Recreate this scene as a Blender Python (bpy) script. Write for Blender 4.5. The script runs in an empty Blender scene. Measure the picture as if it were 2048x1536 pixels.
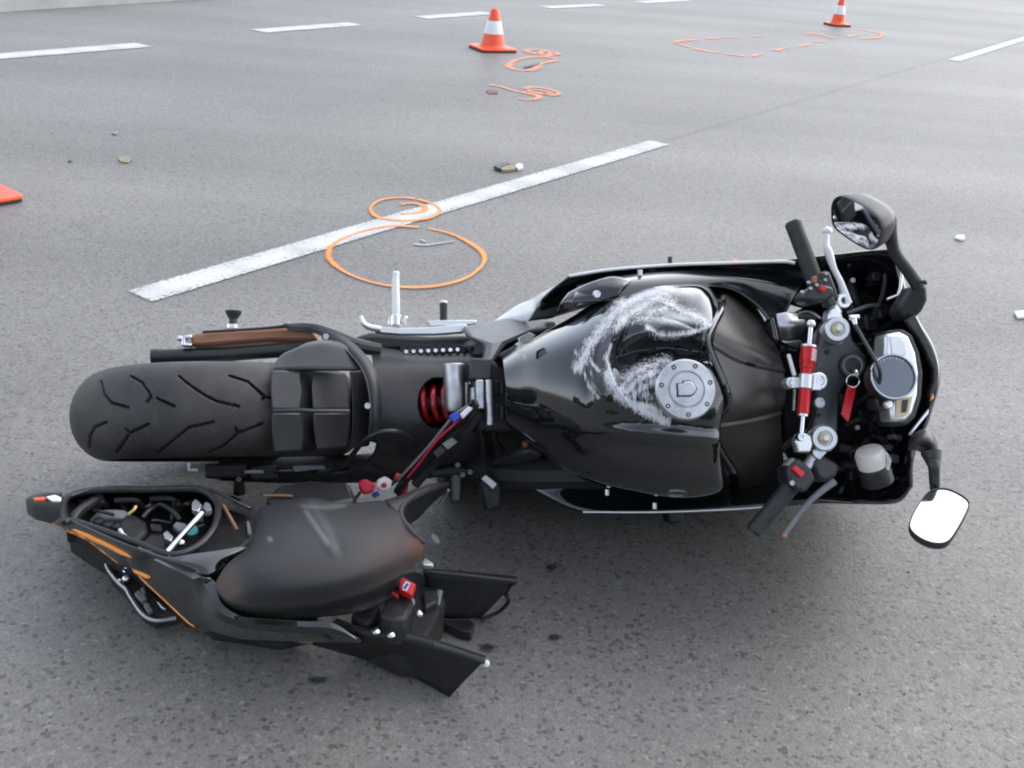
import bpy, bmesh, math, random
import numpy as np
from mathutils import Vector, Matrix

rnd = random.Random(7)
S = bpy.context.scene
COL = S.collection

# ------------------------------------------------------------------ camera
F_PX = 2100.0                      # focal length for a 2048 px wide picture
PITCH = math.radians(25.53)
ROLL = math.radians(4.5)
CAM_H = 1.34
fw = np.array([0, math.cos(PITCH), -math.sin(PITCH)])
up0 = np.array([0, math.sin(PITCH), math.cos(PITCH)])
rt0 = np.array([1.0, 0, 0])
UPV = math.cos(ROLL) * up0 - math.sin(ROLL) * rt0
RTV = math.sin(ROLL) * up0 + math.cos(ROLL) * rt0
CAM = np.array([0, 0, CAM_H])
cam_data = bpy.data.cameras.new('camera')
cam = bpy.data.objects.new('camera', cam_data)
COL.objects.link(cam)
m = Matrix.Identity(4)
for i in range(3):
    m[i][0], m[i][1], m[i][2], m[i][3] = RTV[i], UPV[i], -fw[i], CAM[i]
cam.matrix_world = m
cam_data.sensor_width = 36.0
cam_data.lens = 36.0 * F_PX / 2048.0
cam_data.clip_start = 0.05
cam_data.clip_end = 2000.0
cam_data.dof.use_dof = False
S.camera = cam

# ------------------------------------------------------------------ sky, sun, exposure
SUN_EL = math.radians(44)
SUN_AZ = math.radians(52)          # from +Y towards +X: ahead and to the right of the camera
W = bpy.data.worlds.new('World')
S.world = W
W.use_nodes = True
nt = W.node_tree
nt.nodes.clear()
sky = nt.nodes.new('ShaderNodeTexSky')
sky.sky_type = 'NISHITA'
sky.sun_disc = False
sky.sun_elevation = SUN_EL
sky.sun_rotation = SUN_AZ
sky.air_density = 1.0
sky.dust_density = 1.2
sky.ozone_density = 1.0
bg = nt.nodes.new('ShaderNodeBackground')
bg.inputs['Strength'].default_value = 0.15
hs = nt.nodes.new('ShaderNodeHueSaturation')
hs.inputs['Saturation'].default_value = 0.5
wo = nt.nodes.new('ShaderNodeOutputWorld')
nt.links.new(sky.outputs[0], hs.inputs['Color'])
nt.links.new(hs.outputs[0], bg.inputs['Color'])
nt.links.new(bg.outputs[0], wo.inputs['Surface'])
sun_d = bpy.data.lights.new('sun', 'SUN')
sun_d.energy = 0.5
sun_d.angle = math.radians(110)
sun_d.color = (1.0, 0.95, 0.88)
sun = bpy.data.objects.new('sun', sun_d)
COL.objects.link(sun)
sd = Vector((math.sin(SUN_AZ) * math.cos(SUN_EL), math.cos(SUN_AZ) * math.cos(SUN_EL), math.sin(SUN_EL)))
sun.rotation_euler = (-sd).to_track_quat('-Z', 'Y').to_euler()
S.view_settings.view_transform = 'Standard'
S.view_settings.look = 'None'
S.view_settings.gamma = 1.0
S.view_settings.use_curve_mapping = False
S.view_settings.exposure = 1.38
S.cycles.filter_width = 2.0

# ------------------------------------------------------------------ surveying helpers
def ray(u, v):
    return fw * F_PX + RTV * (u - 1024.0) - UPV * (v - 768.0)

def G(u, v, h=0.0):                # point at height h above the road
    d = ray(u, v)
    return CAM + d * ((h - CAM[2]) / d[2])

def proj(P):
    q = np.asarray(P, float) - CAM
    z = q @ fw
    return 1024 + F_PX * (q @ RTV) / z, 768 - F_PX * (q @ UPV) / z

# the motorcycle's own frame: x forward, y to its left, z from its tyres to its seat
YAW = math.radians(11); LEAN = math.radians(31)
BF = np.array([math.cos(YAW), math.sin(YAW), 0.0])
BZ = math.cos(LEAN) * np.array([math.sin(YAW), -math.cos(YAW), 0.0]) + math.sin(LEAN) * np.array([0, 0, 1.0])
BY = np.cross(BZ, BF)
BO = np.array([-0.6749, 2.3347, 0.055])

def B(u, v, z):                    # point of the bike at height z in its own frame
    d = ray(u, v)
    t = ((BO + BZ * z - CAM) @ BZ) / (d @ BZ)
    q = CAM + d * t - BO
    return np.array([q @ BF, q @ BY, z])

def b2w(p):
    p = np.asarray(p, float)
    return BO + np.outer(p[..., 0], BF) + np.outer(p[..., 1], BY) + np.outer(p[..., 2], BZ)

CAM_B = np.array([(CAM - BO) @ BF, (CAM - BO) @ BY, (CAM - BO) @ BZ])

# ------------------------------------------------------------------ materials
def mat(name, col, rough=0.5, metal=0.0, coat=0.0, var=0.0, vscale=30.0, bump=0.0, bscale=200.0,
        col2=None, spec=0.5, rvar=0.0, dust=0.0):
    m = bpy.data.materials.new(name)
    m.use_nodes = True
    t = m.node_tree
    p = t.nodes['Principled BSDF']
    p.inputs['Base Color'].default_value = (*col, 1)
    p.inputs['Roughness'].default_value = rough
    p.inputs['Metallic'].default_value = metal
    p.inputs['Specular IOR Level'].default_value = spec
    p.inputs['Coat Weight'].default_value = coat
    p.inputs['Coat Roughness'].default_value = 0.04
    tc = t.nodes.new('ShaderNodeTexCoord')
    if var or col2 or rvar:
        n = t.nodes.new('ShaderNodeTexNoise')
        n.inputs['Scale'].default_value = vscale
        n.inputs['Detail'].default_value = 6
        n.inputs['Roughness'].default_value = 0.65
        t.links.new(tc.outputs['Object'], n.inputs['Vector'])
        r = t.nodes.new('ShaderNodeValToRGB')
        r.color_ramp.elements[0].position = 0.35
        r.color_ramp.elements[1].position = 0.7
        c2 = col2 if col2 else tuple(min(1, c * (1 + var) + 0.01 * var) for c in col)
        r.color_ramp.elements[0].color = (*col, 1)
        r.color_ramp.elements[1].color = (*c2, 1)
        t.links.new(n.outputs['Fac'], r.inputs['Fac'])
        t.links.new(r.outputs['Color'], p.inputs['Base Color'])
        if rvar:
            mr = t.nodes.new('ShaderNodeMapRange')
            mr.inputs['From Min'].default_value = 0.3
            mr.inputs['From Max'].default_value = 0.75
            mr.inputs['To Min'].default_value = rough
            mr.inputs['To Max'].default_value = min(1, rough + rvar)
            t.links.new(n.outputs['Fac'], mr.inputs['Value'])
            t.links.new(mr.outputs[0], p.inputs['Roughness'])
    if dust:
        nd_ = t.nodes.new('ShaderNodeTexNoise'); nd_.inputs['Scale'].default_value = 55; nd_.inputs['Detail'].default_value = 9; nd_.inputs['Roughness'].default_value = .82
        mpd = t.nodes.new('ShaderNodeMapping'); mpd.inputs['Rotation'].default_value = (.3, .2, .6); mpd.inputs['Scale'].default_value = (1, .3, .6)
        t.links.new(tc.outputs['Object'], mpd.inputs['Vector']); t.links.new(mpd.outputs[0], nd_.inputs['Vector'])
        rd = t.nodes.new('ShaderNodeMapRange'); rd.inputs['From Min'].default_value = .56; rd.inputs['From Max'].default_value = .80; rd.inputs['To Max'].default_value = dust
        t.links.new(nd_.outputs['Fac'], rd.inputs['Value'])
        mx = t.nodes.new('ShaderNodeMix'); mx.data_type = 'RGBA'
        lk_ = p.inputs['Base Color'].links
        if lk_: t.links.new(lk_[0].from_socket, mx.inputs['A'])
        else: mx.inputs['A'].default_value = (*col, 1)
        mx.inputs['B'].default_value = (.20, .19, .18, 1)
        t.links.new(rd.outputs[0], mx.inputs['Factor']); t.links.new(mx.outputs['Result'], p.inputs['Base Color'])
    if bump:
        n2 = t.nodes.new('ShaderNodeTexNoise')
        n2.inputs['Scale'].default_value = bscale
        n2.inputs['Detail'].default_value = 4
        t.links.new(tc.outputs['Object'], n2.inputs['Vector'])
        b = t.nodes.new('ShaderNodeBump')
        b.inputs['Strength'].default_value = bump
        b.inputs['Distance'].default_value = 0.002
        t.links.new(n2.outputs['Fac'], b.inputs['Height'])
        t.links.new(b.outputs[0], p.inputs['Normal'])
    return m

M = dict(
    gloss=mat('gloss_black_paint', (0.006, 0.007, 0.009), 0.10, dust=.06, coat=1.0, rvar=0.10, vscale=14),
    matte=mat('matte_black_plastic', (0.014, 0.014, 0.015), 0.42, dust=.28, var=0.6, vscale=25, bump=0.10, bscale=900),
    satin=mat('satin_dark_grey_paint', (0.038, 0.038, 0.040), 0.38, dust=.25, metal=0.35, var=0.25, vscale=12, bump=0.05, bscale=1500),
    arm=mat('satin_black_arm', (0.019, 0.019, 0.020), 0.40, dust=.22, var=0.3, vscale=12, bump=0.05, bscale=900),
    dark=mat('grimy_black', (0.007, 0.007, 0.007), 0.6, var=1.2, vscale=35),
    rubber=mat('tyre_rubber', (0.022, 0.0215, 0.0215), 0.55, dust=.45, col2=(0.060, 0.054, 0.050), vscale=9, bump=0.25, bscale=900),
    grip=mat('grip_rubber', (0.014, 0.014, 0.015), 0.5, var=0.8, vscale=40, bump=0.3, bscale=700),
    alu=mat('brushed_aluminium', (0.62, 0.62, 0.63), 0.32, metal=1.0, var=-0.3, vscale=40, rvar=0.2),
    silver=mat('silver_anodised', (0.74, 0.74, 0.73), 0.26, metal=0.85, rvar=0.15, vscale=60),
    chrome=mat('bright_steel', (0.75, 0.75, 0.76), 0.12, metal=1.0),
    white=mat('white_paint', (0.82, 0.82, 0.80), 0.25, coat=0.6, var=-0.15, vscale=20),
    bronze=mat('bronze_and_orange_reflection', (0.36, 0.17, 0.10), 0.42, dust=.12, metal=0.4, var=-0.25, vscale=9, rvar=0.2),  # bronze on small parts; painted orange reflection on the left swingarm leg
    red=mat('red_anodised', (0.52, 0.012, 0.015), 0.26, metal=0.35, rvar=0.1, vscale=30),
    redp=mat('red_plastic', (0.60, 0.012, 0.02), 0.35),
    pink=mat('red_connector_plastic', (0.65, 0.02, 0.05), 0.4),
    spring=mat('red_spring_paint', (0.50, 0.010, 0.020), 0.3, coat=0.5, var=-0.5, vscale=30),
    gold=mat('gold_anodised', (0.80, 0.58, 0.16), 0.3, metal=0.9),
    seat=mat('seat_vinyl', (0.022, 0.021, 0.022), 0.42, col2=(0.036, 0.033, 0.032), vscale=9, bump=0.35, bscale=1100),
    blue=mat('blue_plastic', (0.02, 0.06, 0.45), 0.4),
    teal=mat('green_plastic', (0.03, 0.25, 0.2), 0.4),
    cable=mat('black_cable', (0.010, 0.010, 0.010), 0.4),
    tape=mat('grey_cloth_tape', (0.17, 0.17, 0.18), 0.5, var=0.3, vscale=80),
    orange=mat('orange_decal', (1.0, 0.33, 0.02), 0.3, coat=0.4),
    resv=mat('milky_reservoir_plastic', (0.78, 0.71, 0.66), 0.4, var=-0.2, vscale=40),
    label=mat('white_label', (0.78, 0.76, 0.77), 0.5),
    mirror=mat('mirror_glass', (0.92, 0.93, 0.94), 0.015, metal=1.0),
    dial=mat('dial_face', (0.012, 0.012, 0.014), 0.45),
    lens=mat('dial_lens', (0.16, 0.18, 0.20), 0.03, coat=1.0, spec=1.0, metal=0.7),
    lcd=mat('lcd_yellow_reflection', (0.52, 0.40, 0.20), 0.06, coat=1.0),  # yellowish reflection painted into the plain display's colour
    cone_o=mat('cone_orange_pvc', (0.95, 0.105, 0.025), 0.42, col2=(.78, .10, .04), vscale=22, dust=.5),
    cone_w=mat('cone_white_sleeve', (0.80, 0.79, 0.79), 0.35, dust=.5, var=-0.08, vscale=20),
    blk_edge=mat('black_rubber_base', (0.02, 0.02, 0.02), 0.7),
    debris=mat('broken_plastic', (0.03, 0.03, 0.03), 0.5, var=1, vscale=30),
    tan=mat('tan_scrap', (0.32, 0.26, 0.18), 0.7, var=-0.3, vscale=60),
    maroon=mat('dark_red_scrap', (0.16, 0.035, 0.05), 0.6),
)

# ------------------------------------------------------------------ mesh helpers
def crs(P, n):
    """Catmull-Rom resample of control points P (k,3) to n points."""
    P = np.asarray(P, float)
    k = len(P)
    if k == 2:
        t = np.linspace(0, 1, n)[:, None]
        return P[0] * (1 - t) + P[1] * t
    Q = np.vstack([2 * P[0] - P[1], P, 2 * P[-1] - P[-2]])
    t = np.linspace(0, k - 1 - 1e-9, n)
    i = t.astype(int); f = (t - i)[:, None]
    a, b, c, d = Q[i], Q[i + 1], Q[i + 2], Q[i + 3]
    return 0.5 * (2 * b + (c - a) * f + (2 * a - 5 * b + 4 * c - d) * f ** 2 + (3 * b - 3 * c + d - a) * f ** 3)

def norm(v):
    v = np.asarray(v, float)
    return v / (np.linalg.norm(v) + 1e-12)

class MB:
    def __init__(self):
        self.v = []; self.f = []
    def add(self, verts, faces):
        o = len(self.v)
        self.v.extend([tuple(map(float, p)) for p in verts])
        self.f.extend([tuple(i + o for i in f) for f in faces])
        return self
    def tube(self, pts, r, n=10, smooth=0, cap=True):
        pts = np.asarray(pts, float)
        if smooth: 
            if not np.isscalar(r):
                r = crs(np.array([[x, 0, 0] for x in r]), smooth)[:, 0]
            pts = crs(pts, smooth)
        k = len(pts)
        rr = np.full(k, r) if np.isscalar(r) else np.asarray(r, float)
        T = np.gradient(pts, axis=0)
        T = np.array([norm(t) for t in T])
        a = np.array([0, 0, 1.0]) if abs(T[0][2]) < 0.9 else np.array([1.0, 0, 0])
        nrm = norm(np.cross(T[0], a))
        V = []
        for i in range(k):
            nrm = norm(nrm - T[i] * (nrm @ T[i]))
            bi = np.cross(T[i], nrm)
            for j in range(n):
                w = 2 * math.pi * j / n
                V.append(pts[i] + rr[i] * (math.cos(w) * nrm + math.sin(w) * bi))
        Fc = []
        for i in range(k - 1):
            for j in range(n):
                Fc.append((i * n + j, i * n + (j + 1) % n, (i + 1) * n + (j + 1) % n, (i + 1) * n + j))
        if cap:
            Fc.append(tuple(range(n))[::-1])
            Fc.append(tuple((k - 1) * n + j for j in range(n)))
        return self.add(V, Fc)
    def lathe(self, prof, org, axis, n=32, cap=True):
        axis = norm(axis)
        a = np.array([0, 0, 1.0]) if abs(axis[2]) < 0.9 else np.array([1.0, 0, 0])
        e1 = norm(np.cross(axis, a)); e2 = np.cross(axis, e1)
        V = []; k = len(prof)
        for r, h in prof:
            for j in range(n):
                w = 2 * math.pi * j / n
                V.append(np.asarray(org) + axis * h + r * (math.cos(w) * e1 + math.sin(w) * e2))
        Fc = [(i * n + j, i * n + (j + 1) % n, (i + 1) * n + (j + 1) % n, (i + 1) * n + j) for i in range(k - 1) for j in range(n)]
        if cap:
            if prof[0][0] > 1e-6: Fc.append(tuple(range(n))[::-1])
            if prof[-1][0] > 1e-6: Fc.append(tuple((k - 1) * n + j for j in range(n)))
        return self.add(V, Fc)
    def prism(self, top, off):
        """polygon (list of 3d points) extruded by vector off."""
        top = [np.asarray(p, float) for p in top]; k = len(top)
        V = top + [p + np.asarray(off, float) for p in top]
        Fc = [tuple(range(k)), tuple(range(2 * k - 1, k - 1, -1))]
        Fc += [(j, k + j, k + (j + 1) % k, (j + 1) % k) for j in range(k)]
        return self.add(V, Fc)
    def box(self, c, ax, ay, az):
        c, ax, ay, az = (np.asarray(x, float) for x in (c, ax, ay, az))
        V = [c + sx * ax + sy * ay + sz * az for sz in (-1, 1) for sy in (-1, 1) for sx in (-1, 1)]
        return self.add(V, [(0, 2, 3, 1), (4, 5, 7, 6), (0, 1, 5, 4), (2, 6, 7, 3), (0, 4, 6, 2), (1, 3, 7, 5)])
    def ball(self, c, r, n=12, sq=(1, 1, 1)):
        V = []; Fc = []
        k = n // 2 + 1
        for i in range(k):
            th = math.pi * i / (k - 1)
            for j in range(n):
                w = 2 * math.pi * j / n
                V.append(np.asarray(c) + np.array([r * sq[0] * math.sin(th) * math.cos(w), r * sq[1] * math.sin(th) * math.sin(w), r * sq[2] * math.cos(th)]))
        for i in range(k - 1):
            for j in range(n):
                Fc.append((i * n + j, (i + 1) * n + j, (i + 1) * n + (j + 1) % n, i * n + (j + 1) % n))
        return self.add(V, Fc)
    def grid(self, Q):
        r, c = Q.shape[:2]
        Fc = [(i * c + j, i * c + j + 1, (i + 1) * c + j + 1, (i + 1) * c + j) for i in range(r - 1) for j in range(c - 1)]
        return self.add(Q.reshape(-1, 3), Fc)
    def bolt(self, c, axis, r=0.006, h=0.005):
        return self.lathe([(0, h * 0.5), (r * 0.5, h * 0.5), (r * 0.55, h), (r * 0.9, h), (r, h * 0.7), (r, -h)], c, axis, 12)
    def build(self, name, material, parent=None, bevel=0.0, bseg=2, subd=0, solid=0.0, smooth=35, org=None, face_to=None, weld=False):
        me = bpy.data.meshes.new(name)
        V = self.v
        if org is not None:
            V = [tuple(np.asarray(p) - org) for p in V]
        me.from_pydata(V, [], self.f)
        bm = bmesh.new(); bm.from_mesh(me)
        if weld:
            bmesh.ops.remove_doubles(bm, verts=bm.verts, dist=1e-5)
        else:
            bmesh.ops.remove_doubles(bm, verts=bm.verts, dist=1e-7)
        bmesh.ops.recalc_face_normals(bm, faces=bm.faces)
        if face_to is not None:
            c = Vector(face_to)
            s = sum((f.normal.dot(c - f.calc_center_median()) > 0) - 0.5 for f in bm.faces)
            if s < 0:
                bmesh.ops.reverse_faces(bm, faces=bm.faces)
        bm.to_mesh(me); bm.free()
        me.polygons.foreach_set('use_smooth', [True] * len(me.polygons))
        me.set_sharp_from_angle(angle=math.radians(smooth))
        me.materials.append(material)
        o = bpy.data.objects.new(name, me)
        COL.objects.link(o)
        if parent is not None:
            o.parent = parent
        if solid:
            md = o.modifiers.new('thickness', 'SOLIDIFY'); md.thickness = solid; md.offset = -1
        if bevel:
            md = o.modifiers.new('edge', 'BEVEL'); md.width = bevel; md.segments = bseg; md.limit_method = 'ANGLE'
            md.angle_limit = math.radians(30)
        if subd:
            md = o.modifiers.new('smooth', 'SUBSURF'); md.levels = subd; md.render_levels = subd
        return o

def facets(rows, nu, nv, fn):
    """like surf, but straight across each row so that the panel keeps its folded edges."""
    P = np.array([[fn(*p) for p in r] for r in rows])
    k = P.shape[1]; t = np.linspace(0, k - 1 - 1e-9, (k - 1) * max(2, nv // (k - 1)) + 1); i = t.astype(int); f = (t - i)[None, :, None]
    A = P[:, i] * (1 - f) + P[:, np.minimum(i + 1, k - 1)] * f
    return np.ascontiguousarray(np.array([crs(A[:, j], nu) for j in range(A.shape[1])]).transpose(1, 0, 2))

def surf(rows, nu, nv, fn):
    """smooth surface through rows of (u, v, height) survey points."""
    P = np.array([[fn(*p) for p in r] for r in rows])
    A = np.array([crs(P[i], nv) for i in range(len(P))])
    return np.ascontiguousarray(np.array([crs(A[:, j], nu) for j in range(nv)]).transpose(1, 0, 2))

def poly(pts, z, fn=B):
    return [fn(p[0], p[1], p[2] if len(p) > 2 else z) for p in pts]

def tag(o, label=None, cat=None, group=None, kind=None):
    if label: o['label'] = label
    if cat: o['category'] = cat
    if group: o['group'] = group
    if kind: o['kind'] = kind
    return o

def empty(name, loc, label, cat, group=None):
    o = bpy.data.objects.new(name, None)
    o.empty_display_size = 0.1
    COL.objects.link(o)
    o.location = loc
    return tag(o, label, cat, group)

def vattr(o, name, vals):
    a = o.data.attributes.new(name, 'FLOAT', 'POINT')
    a.data.foreach_set('value', np.asarray(vals, np.float32))

def segdist(U, V, pl):
    d = np.full(U.shape, 1e9)
    for (x0, y0), (x1, y1) in zip(pl[:-1], pl[1:]):
        dx, dy = x1 - x0, y1 - y0
        t = np.clip(((U - x0) * dx + (V - y0) * dy) / (dx * dx + dy * dy + 1e-9), 0, 1)
        d = np.minimum(d, np.hypot(U - x0 - t * dx, V - y0 - t * dy))
    return d

def projv(P):                      # many world points -> survey coordinates
    q = P - CAM
    z = q @ fw
    return 1024 + F_PX * (q @ RTV) / z, 768 - F_PX * (q @ UPV) / z

# ------------------------------------------------------------------ road, pavement
def asphalt():
    m = bpy.data.materials.new('asphalt')
    m.use_nodes = True
    t = m.node_tree; p = t.nodes['Principled BSDF']; L = t.links.new
    tc = t.nodes.new('ShaderNodeTexCoord')
    def voro(scale, feature='F1'):
        v = t.nodes.new('ShaderNodeTexVoronoi'); v.feature = feature
        v.inputs['Scale'].default_value = scale
        L(tc.outputs['Object'], v.inputs['Vector']); return v
    def noise(scale, detail=5, rough=0.6):
        n = t.nodes.new('ShaderNodeTexNoise')
        n.inputs['Scale'].default_value = scale; n.inputs['Detail'].default_value = detail
        n.inputs['Roughness'].default_value = rough
        L(tc.outputs['Object'], n.inputs['Vector']); return n
    def ramp(src, stops):
        r = t.nodes.new('ShaderNodeValToRGB')
        e = r.color_ramp.elements
        while len(e) < len(stops): e.new(0.5)
        for el, (pos, c) in zip(e, stops):
            el.position = pos; el.color = (c, c, c, 1) if np.isscalar(c) else (*c, 1)
        L(src, r.inputs['Fac']); return r
    def mul(a, b, mode='MULTIPLY', fac=1.0):
        x = t.nodes.new('ShaderNodeMix'); x.data_type = 'RGBA'; x.blend_type = mode
        x.inputs['Factor'].default_value = fac
        L(a, x.inputs['A']); L(b, x.inputs['B']); return x.outputs['Result']
    v1 = voro(125)
    sep = t.nodes.new('ShaderNodeSeparateColor'); L(v1.outputs['Color'], sep.inputs[0])
    stones = ramp(sep.outputs[0], [(0.0, 0.082), (0.06, 0.112), (0.16, 0.160), (0.75, 0.176), (0.95, 0.190), (1.0, 0.23)])
    v2 = voro(240)
    sep2 = t.nodes.new('ShaderNodeSeparateColor'); L(v2.outputs['Color'], sep2.inputs[0])
    fine = ramp(sep2.outputs[1], [(0, 0.86), (0.5, 1.0), (1, 1.14)])
    mid = ramp(noise(26, 4).outputs['Fac'], [(0.3, 0.93), (0.7, 1.07)])
    big = ramp(noise(0.55, 5, 0.55).outputs['Fac'], [(0.3, 0.88), (0.7, 1.12)])
    huge = ramp(noise(0.12, 2).outputs['Fac'], [(0.35, (0.97, 0.98, 1.0)), (0.65, (1.04, 1.02, 1.0))])
    pits = ramp(voro(46).outputs['Distance'], [(0.03, 0.35), (0.14, 1.0)])
    grain = ramp(noise(260, 3, .7).outputs['Fac'], [(0.28, 0.78), (0.72, 1.20)])
    c = mul(stones.outputs[0], fine.outputs[0]); c = mul(c, grain.outputs[0])
    c = mul(c, mid.outputs[0]); c = mul(c, big.outputs[0]); c = mul(c, huge.outputs[0])
    c = mul(c, pits.outputs[0], fac=0.45)
    # traffic-polished lengthwise wear of the lanes
    mp = t.nodes.new('ShaderNodeMapping'); mp.inputs['Rotation'].default_value = (0, 0, -math.radians(57.0))
    mp.inputs['Scale'].default_value = (0.06, 0.9, 1)
    L(tc.outputs['Object'], mp.inputs['Vector'])
    nl = t.nodes.new('ShaderNodeTexNoise'); nl.inputs['Scale'].default_value = 1.0; nl.inputs['Detail'].default_value = 3
    L(mp.outputs[0], nl.inputs['Vector'])
    lane = ramp(nl.outputs['Fac'], [(0.35, 0.86), (0.65, 1.14)])
    c = mul(c, lane.outputs[0])
    la_, lb_ = G(270, 597), G(1322, 285); ld_ = norm(lb_ - la_); ln_ = np.array([-ld_[1], ld_[0], 0])
    dot = t.nodes.new('ShaderNodeVectorMath'); dot.operation = 'DOT_PRODUCT'; dot.inputs[1].default_value = tuple(ln_)
    L(tc.outputs['Object'], dot.inputs[0])
    wob = noise(0.5, 3)
    ad = t.nodes.new('ShaderNodeMath'); ad.operation = 'ADD'; ad.inputs[1].default_value = -float(la_ @ ln_) - .25; L(dot.outputs['Value'], ad.inputs[0])
    ad2 = t.nodes.new('ShaderNodeMath'); ad2.operation = 'MULTIPLY_ADD'; ad2.inputs[1].default_value = .5; L(wob.outputs['Fac'], ad2.inputs[0]); L(ad.outputs[0], ad2.inputs[2])
    jd = t.nodes.new('ShaderNodeMath'); jd.operation = 'ADD'; jd.inputs[1].default_value = .25; L(ad.outputs[0], jd.inputs[0])
    ja = t.nodes.new('ShaderNodeMath'); ja.operation = 'ABSOLUTE'; L(jd.outputs[0], ja.inputs[0])
    jr = ramp(ja.outputs[0], [(.012, .80), (.035, 1.0)])
    sxyz = t.nodes.new('ShaderNodeSeparateXYZ'); L(tc.outputs['Object'], sxyz.inputs[0])
    jm = t.nodes.new('ShaderNodeMapRange'); jm.inputs['From Min'].default_value = 3.0; jm.inputs['From Max'].default_value = 5.5; L(sxyz.outputs['Y'], jm.inputs['Value'])
    jx = t.nodes.new('ShaderNodeMix'); jx.data_type = 'RGBA'; jx.blend_type = 'MULTIPLY'
    L(jm.outputs[0], jx.inputs['Factor']); L(c, jx.inputs['A']); L(jr.outputs[0], jx.inputs['B']); c = jx.outputs['Result']
    ml = t.nodes.new('ShaderNodeMath'); ml.operation = 'MULTIPLY'; ml.inputs[1].default_value = 2 * math.pi / 1.85; L(ad2.outputs[0], ml.inputs[0])
    cs = t.nodes.new('ShaderNodeMath'); cs.operation = 'COSINE'; L(ml.outputs[0], cs.inputs[0])
    trk = t.nodes.new('ShaderNodeMapRange'); trk.inputs['From Min'].default_value = -1; trk.inputs['To Min'].default_value = 1.035; trk.inputs['To Max'].default_value = .955
    L(cs.outputs[0], trk.inputs['Value'])
    cmb = t.nodes.new('ShaderNodeCombineColor')
    for i_ in range(3): L(trk.outputs[0], cmb.inputs[i_])
    c = mul(c, cmb.outputs[0])
    tint = t.nodes.new('ShaderNodeRGB'); tint.outputs[0].default_value = (1.055, 1.0, 0.90, 1); c = mul(c, tint.outputs[0])
    L(c, p.inputs['Base Color'])
    p.inputs['Roughness'].default_value = 0.62
    rr = t.nodes.new('ShaderNodeMapRange'); rr.inputs['To Min'].default_value = 0.48; rr.inputs['To Max'].default_value = 0.66
    L(sep.outputs[1], rr.inputs['Value']); L(rr.outputs[0], p.inputs['Roughness'])
    b = t.nodes.new('ShaderNodeBump'); b.inputs['Strength'].default_value = 0.2; b.inputs['Distance'].default_value = 0.002
    p.inputs['Specular IOR Level'].default_value = 0.5
    add = t.nodes.new('ShaderNodeMath'); add.operation = 'ADD'
    L(v1.outputs['Distance'], add.inputs[0]); L(v2.outputs['Distance'], add.inputs[1])
    inv = t.nodes.new('ShaderNodeMath'); inv.operation = 'MULTIPLY'; inv.inputs[1].default_value = -1
    L(add.outputs[0], inv.inputs[0])
    L(inv.outputs[0], b.inputs['Height']); L(b.outputs[0], p.inputs['Normal'])
    return m
M['asphalt'] = asphalt()

mb = MB()
mb.add([(-300, -300, 0), (300, -300, 0), (300, 300, 0), (-300, 300, 0)], [(0, 1, 2, 3)])
tag(mb.build('road', M['asphalt']), kind='structure')

# pavement beyond the far edge of the road, with its kerb
k0, k1 = G(0, 24), G(360, 1)
kd = norm(k1 - k0); kn = np.array([-kd[1], kd[0], 0])
M['pave'] = mat('pavement_concrete', (0.44, 0.44, 0.43), 0.8, var=-0.25, vscale=3, bump=0.3, bscale=60)
mb = MB()
a, b_ = k0 - kd * 60, k0 + kd * 120
mb.prism([a + [0, 0, .11], b_ + [0, 0, .11], b_ + kn * 8 + [0, 0, .11], a + kn * 8 + [0, 0, .11]], (0, 0, -.13))
tag(mb.build('pavement', M['pave'], bevel=0.015), kind='structure')
M['grass'] = mat('verge_grass', (0.045, 0.075, 0.02), 0.9, var=0.9, vscale=4, bump=0.6, bscale=30)

# ------------------------------------------------------------------ painted markings
def worn_paint(name, col, wear=0.5, rough=0.7, edge=True, scale=90, band=.10, amax=1.0):
    m = bpy.data.materials.new(name); m.use_nodes = True
    t = m.node_tree; p = t.nodes['Principled BSDF']; L = t.links.new
    p.inputs['Roughness'].default_value = rough
    tc = t.nodes.new('ShaderNodeTexCoord')
    n = t.nodes.new('ShaderNodeTexNoise'); n.inputs['Scale'].default_value = scale; n.inputs['Detail'].default_value = 6
    n.inputs['Roughness'].default_value = 0.7
    L(tc.outputs['Object'], n.inputs['Vector'])
    n2 = t.nodes.new('ShaderNodeTexNoise'); n2.inputs['Scale'].default_value = 5; n2.inputs['Detail'].default_value = 4
    L(tc.outputs['Object'], n2.inputs['Vector'])
    r = t.nodes.new('ShaderNodeValToRGB')
    r.color_ramp.elements[0].color = (*[c * 0.72 for c in col], 1); r.color_ramp.elements[1].color = (*col, 1)
    r.color_ramp.elements[0].position = 0.3; r.color_ramp.elements[1].position = 0.6
    L(n2.outputs['Fac'], r.inputs['Fac']); L(r.outputs[0], p.inputs['Base Color'])
    at = t.nodes.new('ShaderNodeAttribute'); at.attribute_name = 'soft'
    a = t.nodes.new('ShaderNodeMath'); a.operation = 'MULTIPLY'; a.inputs[1].default_value = 0.55
    L(at.outputs['Fac'], a.inputs[0])
    b = t.nodes.new('ShaderNodeMath'); b.operation = 'ADD'; L(n.outputs['Fac'], b.inputs[0]); L(a.outputs[0], b.inputs[1])
    c = t.nodes.new('ShaderNodeMapRange'); c.inputs['From Min'].default_value = wear + 0.16; c.inputs['From Max'].default_value = wear + 0.16 + band
    c.inputs['To Min'].default_value = amax; c.inputs['To Max'].default_value = 0
    L(b.outputs[0], c.inputs['Value'])
    L(c.outputs[0], p.inputs['Alpha'])
    return m
M['lane_paint'] = worn_paint('white_road_paint', (0.60, 0.60, 0.58), 0.44, scale=70, band=.22)
M['spray'] = worn_paint('orange_marker_spray', (1.0, 0.34, 0.08), 0.42, scale=190, band=.50, amax=1.0)
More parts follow.
